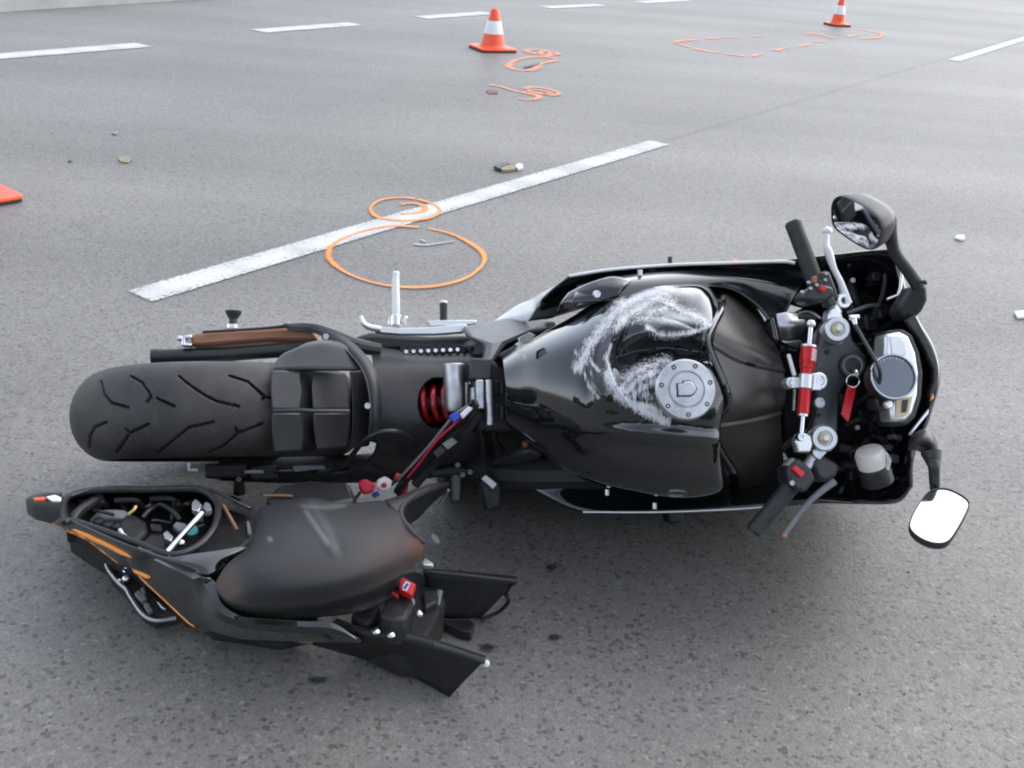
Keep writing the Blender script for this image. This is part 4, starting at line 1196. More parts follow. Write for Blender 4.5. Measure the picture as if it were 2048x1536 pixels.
# --- left handlebar -----------------------------------------------------
la, lb = B(1586, 446, .862), B(1634, 574, .868)
ld = norm(lb - la)
mb = MB()
Lg = np.linalg.norm(lb - la)
gp = []; gr = []
for i in range(41):
    t = i / 40
    gp.append(la + (lb - la) * t); gr.append(.0163 + (.0004 if i % 2 else -.0004) if 2 < i < 38 else (.0172 if i >= 38 else .0165))
mb.tube(gp, gr, 24); lg = part(mb, 'left_grip', 'grip')
mb = MB(); mb.lathe([(0, -.004), (.013, -.004), (.0155, 0), (.0155, .01), (0, .01)], la, ld, 24); part(mb, 'bar_end', 'matte', parent=lg)
mb = MB(); mb.tube([lb, B(1668, 612, .872), B(1674, 628, .872)], .011, 16); part(mb, 'left_bar', 'alu')
mb = MB()
mb.prism(poly([(1612, 580), (1640, 566), (1668, 572), (1672, 590), (1654, 602), (1628, 606), (1606, 598)], .895), (0, 0, -.05)); lsw = part(mb, 'left_switchgear', 'matte', bevel=.007)
mb = MB(); mb.lathe([(0, -.01), (.0062, -.01), (.0062, .004), (.005, .006), (0, .0062)], B(1644, 578, .897), UP, 18); part(mb, 'horn_button', 'redp', parent=lsw)
mb = MB(); mb.box(B(1628, 560, .89), (.004, 0, 0), (0, .007, 0), (0, 0, .006)); part(mb, 'indicator_switch', 'bronze', parent=lsw, bevel=.002)
for (u, v) in ((1617, 565), (1633, 570), (1621, 577), (1604, 584), (1650, 560), (1652, 548)):
    mb = MB(); mb.bolt(B(u, v, .897), UP, .003, .003); part(mb, 'screw', 'alu', parent=lsw)
plate([(1636, 545), (1660, 540), (1676, 580), (1680, 600), (1662, 604), (1650, 578)], .885, .035, 'lever_perch', 'matte', bevel=.006)
# clutch lever
mb = MB(); mb.tube([B(1654, 466, .862), B(1653, 490, .866), B(1657, 505, .868), B(1668, 538, .872), B(1680, 562, .874), B(1688, 585, .876), B(1696, 608, .876)],
                   [.006, .006, .0085, .0062, .0065, .008, .009], 14, smooth=50)
mb.ball(B(1655, 463, .861), .0095, 16)
lv = part(mb, 'clutch_lever', 'white')
mb = MB(); mb.lathe([(.007, -.008), (.0145, -.008), (.0155, .0), (.0135, .006), (.007, .006)], B(1686, 602, .878), UP, 24, cap=False); part(mb, 'lever_pivot', 'silver')
mb = MB(); mb.lathe([(0, -.01), (.006, -.01), (.006, .004), (0, .005)], B(1684, 598, .878), UP, 14); part(mb, 'bolt', 'matte')
# clamp between bar and fork
mb = MB(); mb.prism(poly([(1660, 618), (1676, 610), (1688, 634), (1684, 640), (1656, 640)], .886), (0, 0, -.03)); part(mb, 'bar_clamp', 'silver', bevel=.004)
mb = MB(); mb.prism(poly([(1652, 596), (1666, 592), (1676, 608), (1660, 614)], .888), (0, 0, -.03)); part(mb, 'bar_clamp', 'arm', bevel=.003)
# clutch cable over the clocks
mb = MB(); mb.tube([B(1700, 635, .90), B(1717, 634, .90)], .005, 12); mb.tube([B(1708, 637, .90), B(1711, 650, .905)], [.006, .004], 12); part(mb, 'cable_adjuster', 'chrome')
mb = MB(); mb.tube([B(1711, 650, .905), B(1722, 670, .93), B(1738, 698, .96), B(1752, 722, .985), B(1760, 745, .99), B(1756, 770, .97), B(1735, 792, .92), B(1712, 808, .86)], .0036, 10, smooth=50); part(mb, 'clutch_cable', 'cable')

# --- right handlebar ------------------------------------------------------
ra, rb = B(1508, 1062, .850), B(1582, 972, .868)
rdv = norm(rb - ra)
mb = MB(); gp = []; gr = []
for i in range(41):
    t = i / 40
    gp.append(ra + (rb - ra) * t); gr.append(.0163 + (.0004 if i % 2 else -.0004) if 2 < i < 38 else .0168)
mb.tube(gp, gr, 24); rg_ = part(mb, 'right_grip', 'grip')
mb = MB(); mb.lathe([(0, -.004), (.013, -.004), (.0155, 0), (.0155, .01), (0, .01)], ra, rdv, 24); part(mb, 'bar_end', 'matte', parent=rg_)
mb = MB(); mb.tube([rb, B(1628, 915, .872), B(1640, 902, .872)], .011, 16); part(mb, 'right_bar', 'alu')
mb = MB(); mb.prism(poly([(1574, 935), (1598, 914), (1625, 938), (1634, 958), (1612, 986), (1590, 980), (1578, 962)], .900), (0, 0, -.055)); rsw = part(mb, 'right_switchgear', 'matte', bevel=.007)
mb = MB(); mb.prism(poly([(1584, 937), (1592, 930), (1611, 946), (1603, 956)], .906), (0, 0, -.01)); part(mb, 'kill_switch', 'redp', parent=rsw, bevel=.0015)
mb = MB(); mb.prism(poly([(1572, 930), (1586, 915), (1592, 919), (1578, 934)], .895), (0, 0, -.02)); part(mb, 'switch_wing', 'tape', parent=rsw, bevel=.002)
mb = MB(); mb.bolt(B(1583, 966, .90), UP, .005, .004); part(mb, 'screw', 'alu', parent=rsw)
plate([(1624, 918), (1650, 910), (1682, 930), (1676, 952), (1650, 966), (1632, 954)], .885, .05, 'brake_master_cylinder', 'arm', bevel=.008)
mb = MB(); mb.tube([B(1668, 962, .872), B(1645, 980, .870), B(1618, 1004, .866), B(1596, 1030, .860), B(1580, 1052, .856), B(1566, 1072, .852)], [.0085, .0068, .0058, .0055, .0055, .005], 14, smooth=40); bl = part(mb, 'brake_lever', 'tape')
mb = MB(); mb.ball(B(1567, 1072, .852), .0068, 14); part(mb, 'lever_ball', 'bronze', parent=bl)
plate([(1625, 900), (1646, 890), (1655, 905), (1640, 922), (1628, 915)], .886, .03, 'bar_clamp', 'alu', bevel=.003)
# brake fluid reservoir
r0 = B(1742, 916, .88); rax = norm(B(1722, 880, .90) * 0 + (B(1736, 905, .88) - B(1752, 958, .86)))
mb = MB(); mb.tube([r0 - rax * .024, r0 + rax * .010, r0 + rax * .0165, r0 + rax * .018], [.0285, .0285, .025, .018], 32); rs2 = part(mb, 'brake_fluid_reservoir', 'resv')
mb = MB(); mb.tube([r0 - rax * .056, r0 - rax * .052, r0 - rax * .018, r0 - rax * .015], [.024, .031, .031, .029], 32); part(mb, 'reservoir_cap', 'matte', parent=rs2)
mb = MB(); mb.tube([B(1768, 905, .90), B(1776, 918, .90), B(1774, 940, .90)], [.004, .006, .004], 8, smooth=12); part(mb, 'reservoir_clip', 'alu', parent=rs2)

# --- instruments -----------------------------------------------------------
mb = MB()
IN = [(1772, 668), (1800, 662), (1818, 672), (1832, 705), (1838, 745), (1836, 790), (1826, 825), (1812, 842), (1784, 843), (1780, 815), (1790, 790), (1772, 760), (1770, 700)]
mb.prism(poly(IN, .955), (0, 0, -.045)); ins = part(mb, 'instrument_cluster', 'silver', bevel=.006, bseg=3)
mb = MB(); mb.prism(poly([(1776, 660), (1806, 656), (1826, 668), (1841, 705), (1848, 745), (1845, 795), (1832, 836), (1815, 852), (1782, 852), (1775, 840), (1775, 790), (1765, 700)], .93), (0, 0, -.05)); part(mb, 'cluster_back', 'matte', bevel=.006, parent=ins)
mb = MB(); mb.prism(poly([(1781, 673), (1798, 671), (1811, 686), (1813, 710), (1785, 713)], .9575), (0, 0, -.004)); part(mb, 'warning_panel', 'white', bevel=.001, parent=ins)
mb = MB(); mb.prism(poly([(1792, 798), (1826, 792), (1818, 826), (1808, 834), (1792, 835)], .9575), (0, 0, -.004)); part(mb, 'speed_display', 'lcd', bevel=.001, parent=ins)
mb = MB(); mb.prism(poly([(1806, 800), (1817, 798), (1813, 824), (1804, 825)], .9595), (0, 0, -.001)); part(mb, 'digit_block', 'dial', parent=ins)
ic = B(1783, 755, .972)
iax = norm(np.array([-.16, 0.10, 1.0]))
mb = MB(); mb.lathe([(.0, -.03), (.0405, -.03), (.0405, .004), (.0425, .006), (.0425, .011), (.0395, .011), (.0390, .005), (0, .005)], ic, iax, 56); rev = part(mb, 'rev_counter', 'dial', parent=ins)
mb = MB(); mb.lathe([(.0390, .0102), (.0396, .0122), (.0418, .0122), (.0428, .010)], ic, iax, 56, cap=False); o = part(mb, 'chrome_ring', 'chrome', parent=ins)
mb = MB(); mb.lathe([(0, .0085), (.02, .0085), (.0388, .0075)], ic, iax, 56, cap=False); part(mb, 'dial_lens', 'lens', parent=ins)
te1 = norm(np.cross(iax, np.array([0, 1.0, 0]))); te2 = np.cross(iax, te1)
mb = MB()
for k_ in range(9):
    a_ = math.radians(235 + k_ * 10); d_ = math.cos(a_) * te1 + math.sin(a_) * te2
    mb.box(ic + iax * .0083 + d_ * .0345, d_ * (.0028 if k_ % 2 == 0 else .0016), np.cross(iax, d_) * .0005, iax * .0004)
part(mb, 'dial_tick', 'label', parent=ins)
mb = MB(); mb.lathe([(0, 0), (.0085, 0), (.0085, .006), (.0065, .009), (0, .0095)], B(1774, 809, .955), UP, 20); part(mb, 'select_button', 'silver', parent=ins)
mb = MB(); mb.prism(poly([(1752, 795), (1778, 795), (1785, 820), (1756, 818)], .945), (0, 0, -.04)); part(mb, 'cluster_foot', 'matte', bevel=.004, parent=ins)

# --- mirrors ----------------------------------------------------------------
def rounded(pts, n=60):
    p = np.array(pts + pts[:1], float)
    k = len(pts)
    Q = np.vstack([p[-2], p, p[1]])
    out = []
    for i in range(k):
        a, b, c, d = Q[i], Q[i + 1], Q[i + 2], Q[i + 3]
        for f in np.linspace(0, 1, n // k, endpoint=False):
            out.append(0.5 * (2 * b + (c - a) * f + (2 * a - 5 * b + 4 * c - d) * f ** 2 + (3 * b - 3 * c + d - a) * f ** 3))
    return np.array(out)
def make_mirror(name, outline, c_uv, z, nrm, depth, label):
    """glass outline as seen, lying in a plane through its centre with normal nrm (bike frame)."""
    c0 = B(c_uv[0], c_uv[1], z)
    nrm = norm(nrm)
    ol = rounded(outline)
    w = []
    for u, v in ol:
        d = ray(u, v); d = np.array([d @ BF, d @ BY, d @ BZ])
        t = ((c0 - CAM_B) @ nrm) / (d @ nrm)
        w.append(CAM_B + d * t)
    w = np.array(w); cen = w.mean(0)
    # housing: rim then a bulged back
    mb = MB(); k = len(w); rings = []
    for sc_, dn in ((.985, .0015), (1.02, .0022), (1.045, -.001), (1.045, -.008), (1.0, -depth * .45), (.80, -depth * .78), (.5, -depth * .95), (.2, -depth)):
        rings.append(cen + (w - cen) * sc_ + nrm * dn)
    Vv = np.vstack(rings)
    Fq = [(i * k + j, i * k + (j + 1) % k, (i + 1) * k + (j + 1) % k, (i + 1) * k + j) for i in range(len(rings) - 1) for j in range(k)]
    Fq.append(tuple((len(rings) - 1) * k + j for j in range(k)))
    mb.add(Vv, Fq)
    ho = part(mb, name, 'arm', smooth=60); ho['label'] = label
    mb = MB(); rg2 = [cen + (w - cen) * s for s in (.99, .6, .3)]
    mb.add(np.vstack(rg2 + [cen[None]]), [(i * k + j, i * k + (j + 1) % k, (i + 1) * k + (j + 1) % k, (i + 1) * k + j) for i in range(2) for j in range(k)] + [(2 * k + j, 2 * k + (j + 1) % k, 3 * k) for j in range(k)])
    part(mb, 'mirror_glass', 'mirror', parent=ho, face_to=CAM_B)
    return ho, cen
def zl(x, y): return (1450 + x / 3.658, 370 + y / 3.658)
def z5(x, y): return (1450 + x / 3.84, 720 + y / 3.84)
cp = B(1705, 445, 1.0)
toc = norm(CAM_B - cp)
def wl(x, y, z): return np.array([np.array([x, y, z]) @ BF, np.array([x, y, z]) @ BY, np.array([x, y, z]) @ BZ])
nl = norm(toc + norm(np.array([-.9, -.35, -.35])))
lm, lmc = make_mirror('left_mirror', [zl(*p) for p in ((785, 210), (795, 125), (845, 85), (930, 110), (1060, 185), (1130, 260), (1145, 330), (1115, 430), (1070, 468), (1000, 448), (870, 365), (800, 300))], (1704, 446), 1.0, nl, .075, 'left mirror folded back, showing the bike in its glass')
mb = MB(); mb.tube([lmc - nl * .04 + np.array([.03, -.01, 0]), B(1782, 480, .965), B(1793, 510, .955), B(1815, 540, .95), B(1838, 574, .945)], [.020, .0125, .0115, .012, .013], 14, smooth=30); part(mb, 'mirror_stalk', 'arm', parent=lm)
mb = MB(); mb.prism(poly([(1812, 592, .935), (1828, 568, .95), (1857, 566, .945), (1858, 600, .94), (1847, 622, .93), (1829, 640, .92), (1806, 637, .915), (1796, 614, .92)], .94), (0, 0, -.045)); part(mb, 'mirror_foot', 'arm', bevel=.010, bseg=3, parent=lm)
mb = MB(); mb.prism(poly([(1836, 561, .962), (1853, 559, .962), (1857, 568, .957), (1838, 572, .957)], .96), (0, 0, -.01)); part(mb, 'hinge_cap', 'satin', bevel=.002, parent=lm)
cp = B(1880, 1035, 1.0); toc = norm(CAM_B - cp)
nr = norm(toc + wl(.15, .55, .82))
rm, rmc = make_mirror('right_mirror', [z5(*p) for p in ((1575, 1012), (1680, 992), (1780, 1025), (1862, 1085), (1858, 1150), (1780, 1300), (1705, 1395), (1600, 1405), (1490, 1360), (1425, 1290), (1440, 1200), (1505, 1085))], (1880, 1035), 1.0, nr, .032, 'right mirror with its glass white with sky')
def on_glass(u, v, back):
    d_ = ray(u, v); d_ = np.array([d_ @ BF, d_ @ BY, d_ @ BZ])
    return CAM_B + d_ * (((rmc - CAM_B) @ nr) / (d_ @ nr)) - nr * back
qa, qb = on_glass(1873, 992, .020), on_glass(1872, 970, .018)
mb = MB(); mb.tube([qa, qb, qb * .5 + B(1868, 938, .955) * .5, B(1868, 936, .955), B(1866, 922, .950), B(1862, 905, .945)], [.008, .0085, .0095, .0105, .014, .019], 14, smooth=30)
part(mb, 'mirror_stalk', 'arm', parent=rm)
shell([[(1816, 885, .92), (1818, 900, .925), (1838, 903, .92), (1852, 918, .91)], [(1824, 870, .935), (1840, 880, .955), (1856, 892, .95), (1862, 915, .93)], [(1846, 857, .93), (1858, 866, .945), (1868, 884, .95), (1876, 905, .93)], [(1852, 858, .90), (1866, 868, .91), (1874, 884, .91), (1877, 902, .90)]], 20, 20, 'mirror_foot', 'arm', .02, parent=rm)

# --- wiring torn out at the back ----------------------------------------------
zc = lambda t: .60 - .16 * t
def wire(pts, r, m, name='wire', n=36):
    mb = MB(); mb.tube([B(*p) for p in pts], r, 10, smooth=n); return part(mb, name, m)
wire([(952, 806, .64), (925, 836, .62), (885, 872, .58), (845, 915, .54), (812, 958, .51), (795, 985, .49)], .0095, 'cable', 'wire_loom')
wire([(962, 822, .62), (930, 865, .59), (900, 890, .56), (860, 935, .52), (830, 970, .50)], .010, 'matte', 'wire_loom')
wire([(945, 815, .655), (915, 843, .635), (875, 880, .60), (840, 925, .56), (815, 955, .53)], .0022, 'pink')
wire([(948, 800, .65), (918, 830, .63), (880, 868, .60), (850, 905, .56), (805, 950, .52), (775, 975, .49)], .0035, 'cable')
wire([(935, 812, .65), (905, 835, .63), (860, 890, .585), (810, 945, .535), (790, 965, .50)], .003, 'tape')
plate([(884, 888), (904, 874), (916, 884), (896, 900)], .605, .012, 'tape_wrap', 'tape', bevel=.002)
plate([(865, 905), (882, 890), (894, 900), (875, 918)], .595, .014, 'tape_wrap', 'cable', bevel=.002)
plate([(898, 832), (914, 822), (922, 834), (908, 846)], .655, .018, 'connector', 'blue', bevel=.002)
plate([(920, 828), (938, 812), (946, 818), (926, 838)], .66, .014, 'connector', 'label', bevel=.002)
mb = MB(); mb.prism(poly([(717, 962), (732, 958), (752, 968), (746, 986), (728, 990), (718, 978)], .50), (0, 0, -.03)); part(mb, 'connector', 'pink', bevel=.005)
wire([(720, 985, .48), (710, 1000, .46), (709, 1010, .45)], .0035, 'bronze')
mb = MB(); mb.prism(poly([(755, 960), (770, 952), (786, 962), (780, 980), (762, 984), (752, 974)], .505), (0, 0, -.03)); part(mb, 'connector', 'label', bevel=.004)
mb = MB(); mb.ball(B(768, 970, .51), .006, 10); part(mb, 'connector_plug', 'redp')
wire([(790, 952, .50), (806, 960, .50), (808, 975, .49), (800, 995, .47)], .009, 'pink', 'connector_boot')
plate([(742, 988), (755, 982), (760, 990), (748, 997)], .49, .01, 'connector', 'blue', bevel=.002)
wire([(690, 700, .45), (720, 716, .44)], .004, 'cable')
# hanging plug on its lead
wire([(955, 850, .58), (965, 885, .55), (968, 920, .50), (975, 950, .46)], .006, 'cable', 'lead')
wire([(985, 855, .58), (990, 880, .54), (1005, 900, .50)], .007, 'cable', 'lead')
pl_ = MB(); pl_.prism(poly([(960, 962), (985, 950), (1002, 970), (1000, 1012), (980, 1022), (972, 1018)], .46), (0, 0, -.05)); pl2 = part(pl_, 'relay', 'dark', bevel=.005)
mb = MB(); mb.prism(poly([(963, 957), (972, 950), (994, 968), (986, 978)], .475), (0, 0, -.014)); part(mb, 'relay_label', 'label', parent=pl2, bevel=.001)
# right footrest, hanger and master cylinder below the bracket
mb = MB(); mb.tube([B(912, 945, .42), B(912, 975, .40), B(912, 997, .39)], [.011, .010, .009], 12); part(mb, 'footrest', 'tape')
plate([(860, 940), (905, 930), (960, 938), (965, 952), (905, 952), (862, 956)], .43, .03, 'footrest_hanger', 'dark', bevel=.006)
mb = MB()
for (u, v) in ((915, 930), (940, 944), (925, 950)): mb.bolt(B(u, v, .44), UP, .006, .005)
part(mb, 'hanger_bolt', 'tape')
shell([[(976, 922, .46), (980, 928, .47), (978, 932, .45)], [(1010, 908, .50), (1014, 917, .51), (1012, 930, .48)], [(1045, 892, .54), (1050, 908, .545), (1046, 926, .50)], [(1066, 890, .55), (1082, 910, .55), (1074, 920, .51)]], 14, 10, 'heel_guard', 'satin', .008)
wire([(978, 928, .475), (1020, 915, .515), (1060, 906, .55)], .004, 'dark', 'guard_seam')
mb = MB(); mb.ball(B(1050, 888, .56), .008, 10); part(mb, 'bolt', 'bronze')
plate([(985, 850), (1060, 870), (1100, 920), (1150, 960), (1100, 985), (1020, 950), (975, 900)], .44, .10, 'side_frame', 'dark', bevel=.02)

# ------------------------------------------------------------------ TORN-OFF TAIL
TO = np.array([*G(560, 1250)[:2], 0.0])
tail = empty('motorcycle_tail', tuple(TO), 'torn off black tail section with seat and orange stripes beside the rear tyre', 'motorcycle tail')
def Wt(u, v, h): return G(u, v, h) - TO
CAM_T = CAM - TO
def tpart(mb, name, m, **k):
    p = k.pop('parent', tail)
    return mb.build(name, M[m] if isinstance(m, str) else m, p, **k)
def tplate(pts, h, th, name, m, bevel=.003, **k):
    mb = MB(); mb.prism(poly(pts, h, Wt), (0, 0, -th)); return tpart(mb, name, m, bevel=bevel, **k)
def tshell(rows, nu, nv, name, m, solid=.004, **k):
    mb = MB(); mb.grid(surf(rows, nu, nv, Wt)); return tpart(mb, name, m, solid=solid, face_to=CAM_T, smooth=k.pop('smooth', 50), **k)
def ttube(pts, r, name, m, n=30, **k):
    mb = MB(); mb.tube([Wt(*p) for p in pts], r, 10, smooth=n); return tpart(mb, name, m, **k)
# near flank of the tail cowl: rows along its length, from its top ridge down to its lower edge
cz = [((122, 1030), (105, 1046), (104, 1048), (103, 1050), .220, .190, .185, .170), ((188, 1062), (172, 1070), (172, 1073), (172, 1078), .222, .200, .195, .170),
      ((248, 1088), (243, 1102), (243, 1110), (238, 1127), .225, .200, .190, .165), ((284, 1100), (264, 1117), (265, 1136), (266, 1140), .225, .200, .166, .155),
      ((330, 1106), (304, 1119), (304, 1156), (297, 1169), .226, .206, .166, .145), ((346, 1115), (345, 1138), (345, 1157), (335, 1204), .226, .214, .190, .130),
      ((404, 1154), (386, 1158), (383, 1165), (370, 1237), .222, .214, .204, .115), ((428, 1164), (411, 1174), (401, 1204), (393, 1256), .216, .206, .178, .105),
      ((443, 1204), (436, 1220), (431, 1235), (426, 1263), .200, .192, .175, .100), ((477, 1230), (474, 1240), (472, 1253), (470, 1275), .186, .178, .162, .100),
      ((508, 1236), (507, 1248), (506, 1260), (505, 1279), .180, .170, .155, .100), ((604, 1242), (604, 1253), (604, 1268), (604, 1283), .170, .162, .146, .100),
      ((665, 1245), (670, 1258), (680, 1270), (686, 1285), .162, .154, .142, .110), ((716, 1279), (720, 1282), (722, 1284), (723, 1286), .134, .132, .128, .118)]
cow = [[(*a, z0), (*b, z1), (*c_, z2), (*d_, z3), (d_[0] + 2, d_[1] + 4, max(.05, z3 - .05))] for a, b, c_, d_, z0, z1, z2, z3 in cz]
mb = MB(); mb.grid(facets(cow, 90, 40, Wt)); tpart(mb, 'tail_cowl', 'gloss', solid=.004, face_to=CAM_T, smooth=12)
CQ = facets(cow, 160, 80, Wt).reshape(-1, 3)
CU, CV = projv(CQ + TO)
# hollow tip
mb = MB()
tipr = []
for (u, va, vb, h, r_) in ((54, 1003, 1024, .19, 0), (70, 996, 1032, .20, 0), (95, 993, 1037, .205, 0), (126, 994, 1042, .21, 0)):
    c0 = Wt(u, (va + vb) / 2, h); hh = np.linalg.norm(Wt(u, va, h) - Wt(u, vb, h)) / 2
    tipr.append((c0, hh))
pts_ = [c for c, _ in tipr]
ringsT = []
for (c, hh) in tipr:
    e = norm(Wt(126, 994, .21) - Wt(126, 1042, .21))
    ringsT.append([c + e * hh * .62 * math.cos(a) + np.array([0, 0, 1]) * .035 * math.sin(a) * (hh / tipr[-1][1]) for a in np.linspace(0, 2 * math.pi, 20, endpoint=False)])
k = 20
mb.add(np.array(ringsT).reshape(-1, 3), [(i * k + j, i * k + (j + 1) % k, (i + 1) * k + (j + 1) % k, (i + 1) * k + j) for i in range(3) for j in range(k)] + [tuple(range(k))])
tpart(mb, 'tail_tip', 'satin', smooth=60)
tplate([(92, 993), (110, 989), (123, 994), (122, 1001), (104, 1001)], .242, .004, 'scraped_patch', 'white', bevel=.001)
tplate([(66, 995), (90, 993), (92, 998), (70, 1000)], .236, .004, 'scraped_patch', 'cone_o', bevel=.001)
# rim of the open luggage tray
rim = [(130, 1046, .215), (128, 1005, .225), (150, 988, .225), (200, 980, .225), (300, 979, .225), (395, 979, .225), (430, 1000, .225), (436, 1025, .225), (425, 1062, .225), (392, 1095, .222), (340, 1110, .222), (275, 1086, .222), (190, 1056, .218), (145, 1042, .215)]
ttube(rim + [rim[0]], .0068, 'tray_rim', 'matte', n=90)
tplate([(r_[0], r_[1]) for r_ in rim], .135, .05, 'tray_floor', 'dark', bevel=.004)
# far flank, seen as a dark wall
tshell([[(128, 1000, .225), (126, 1000, .15), (130, 1000, .05)], [(200, 978, .228), (200, 976, .15), (205, 980, .05)], [(300, 976, .228), (300, 974, .15), (300, 980, .05)], [(400, 976, .228), (405, 976, .15), (405, 985, .05)], [(500, 1020, .21), (510, 1015, .14), (510, 1010, .05)]], 40, 14, 'far_flank', 'gloss', .005)
tplate([(130, 1044), (300, 1098), (420, 1108), (520, 1160), (640, 1220), (560, 1235), (420, 1215), (330, 1150), (200, 1085)], .10, .08, 'tail_core', 'dark', bevel=.01)
# black panel between tray and seat
tplate([(392, 1100), (430, 1062), (440, 1010), (470, 1020), (500, 1030), (512, 1070), (470, 1110), (420, 1112)], .175, .06, 'rear_frame', 'dark', bevel=.008)
ttube([(446, 1010, .22), (462, 1038, .21), (474, 1060, .20)], .0035, 'frame_edge', 'bronze', 10)
tplate([(492, 1041), (499, 1041), (503, 1066), (496, 1068)], .185, .01, 'frame_tab', 'tape', bevel=.002)
# things inside the tray
tshell([[(180, 1040, .165), (200, 1022, .19), (240, 1020, .20), (262, 1028, .19)], [(185, 1050, .165), (205, 1040, .185), (240, 1036, .195), (258, 1044, .18)], [(200, 1056, .15), (215, 1052, .165), (240, 1050, .175), (252, 1056, .16)]], 16, 18, 'tray_liner', 'tape', .006)
for (u, v) in ((197, 1042), (216, 1048), (236, 1052)):
    mb = MB(); mb.ball(Wt(u, v, .185), .012, 12, (1, 1, .5)); tpart(mb, 'liner_cup', 'arm')
mb = MB(); mb.prism(poly([(236, 1046), (252, 1026), (272, 1028), (292, 1042), (296, 1060), (272, 1082), (250, 1072), (240, 1060)], .20, Wt), (0, 0, -.05)); tpart(mb, 'tail_light_unit', 'dark', bevel=.008)
ttube([(258, 1028, .21), (268, 1020, .215), (272, 1012, .22)], .003, 'wire', 'gold', 10)
ttube([(240, 1060, .20), (246, 1070, .205), (250, 1072, .20)], .004, 'wire', 'label', 8)
ttube([(285, 1036, .2), (300, 1020, .205), (320, 1010, .2), (345, 1022, .2), (360, 1040, .19)], .005, 'wire', 'cable', 20)
for i in range(3):
    ttube([(160 + 70 * i, 1004 - 3 * i, .20), (200 + 70 * i, 1003 - 3 * i, .20), (215 + 70 * i, 1012, .18)], .006, 'tray_rib', 'matte', 10)
ttube([(145, 1040, .20), (160, 1022, .205), (200, 994, .205)], .010, 'tray_rib', 'matte', 10)
tplate([(280, 1086), (318, 1052), (330, 1075), (332, 1104), (310, 1102)], .19, .02, 'lock_plate', 'satin', bevel=.004)
r3 = random.Random(5)
for i in range(18):
    u0, v0 = r3.uniform(150, 410), r3.uniform(992, 1075)
    if v0 > 1000 + (u0 - 130) * .4 and u0 < 300: continue
    z0 = r3.uniform(.175, .205)
    if i % 2:
        a_ = r3.uniform(0, 3.14); pts = [(u0, v0, z0)]
        for k_ in range(3):
            a_ += r3.uniform(-.9, .9); pts.append((pts[-1][0] + 14 * math.cos(a_), min(1085, max(990, pts[-1][1] + 9 * math.sin(a_))), z0 + r3.uniform(-.01, .01)))
        ttube(pts, r3.uniform(.002, .0045), 'wire', r3.choice(['cable', 'cable', 'tape', 'matte']), 14)
    else:
        w_, h_ = r3.uniform(5, 13), r3.uniform(4, 8)
        tplate([(u0 - w_, v0 - h_), (u0 + w_ - 3, v0 - h_ + 2), (u0 + w_, v0 + h_), (u0 - w_ + 4, v0 + h_ - 1)], z0, .02, 'broken_bracket', r3.choice(['matte', 'satin', 'arm', 'tape']), bevel=.0015)
# latch rod with its clips
ttube([(334, 1104, .215), (404, 1026, .24)], .0052, 'latch_rod', 'chrome', 4)
tplate([(384, 1003), (392, 997), (404, 1008), (398, 1022), (384, 1018)], .245, .012, 'latch_clip', 'alu', bevel=.002)
tplate([(326, 1066), (334, 1060), (347, 1072), (342, 1082), (330, 1076)], .215, .012, 'latch_clip', 'alu', bevel=.002)
tplate([(410, 1002), (420, 1006), (424, 1018), (412, 1022), (404, 1014)], .235, .014, 'latch_block', 'tape', bevel=.003)
mb = MB(); mb.ball(Wt(363, 1087, .215), .008, 12); tpart(mb, 'latch_ball', 'chrome')
mb = MB(); mb.lathe([(0, 0), (.011, 0), (.011, .006), (0, .006)], Wt(385, 1064, .20), (0, -.4, 1), 16); tpart(mb, 'plug', 'teal')
tplate([(345, 1050), (352, 1042), (372, 1046), (376, 1056), (358, 1060)], .195, .012, 'bracket', 'tape', bevel=.003)
# flat gloss deck between tray and seat nose
tshell([[(276, 1092, .232), (282, 1100, .232), (296, 1110, .225)], [(330, 1112, .236), (350, 1124, .235), (366, 1140, .222)], [(380, 1106, .24), (404, 1124, .236), (420, 1150, .22)], [(430, 1100, .24), (452, 1112, .235), (462, 1124, .22)], [(482, 1093, .236), (502, 1096, .23), (508, 1112, .215)]], 30, 14, 'tail_deck', 'gloss', .006)
# orange stripes
def on_cowl(pts, w, name):
    mb = MB()
    uv = crs(np.array([[p[0], p[1], 0] for p in pts], float), 30)
    Q = np.array([CQ[np.argmin(np.hypot(CU - p[0], CV - p[1]))] for p in uv])
    for _ in range(3): Q[1:-1] = (Q[:-2] + 2 * Q[1:-1] + Q[2:]) / 4
    T = np.gradient(Q, axis=0)
    tc_ = norm(CAM_T - Q[0])
    V = []
    for i in range(30):
        nn = norm(np.cross(norm(T[i]), tc_)); ww = w * min(1, i / 5, (29 - i) / 5) + .0006
        V += [Q[i] + nn * ww / 2 + tc_ * .003, Q[i] - nn * ww / 2 + tc_ * .003]
    mb.add(V, [(2 * i, 2 * i + 1, 2 * i + 3, 2 * i + 2) for i in range(29)])
    return tpart(mb, name, 'orange', face_to=CAM_T, solid=.0008)
on_cowl([(142, 1058), (172, 1068), (205, 1083), (235, 1098), (263, 1115)], .012, 'orange_stripe')
on_cowl([(106, 1049), (140, 1063), (172, 1078), (205, 1102), (238, 1127)], .003, 'orange_stripe')
on_cowl([(264, 1138), (282, 1146), (302, 1155)], .009, 'orange_stripe')
on_cowl([(266, 1140), (297, 1169), (335, 1204), (370, 1237), (390, 1254)], .0045, 'orange_stripe')
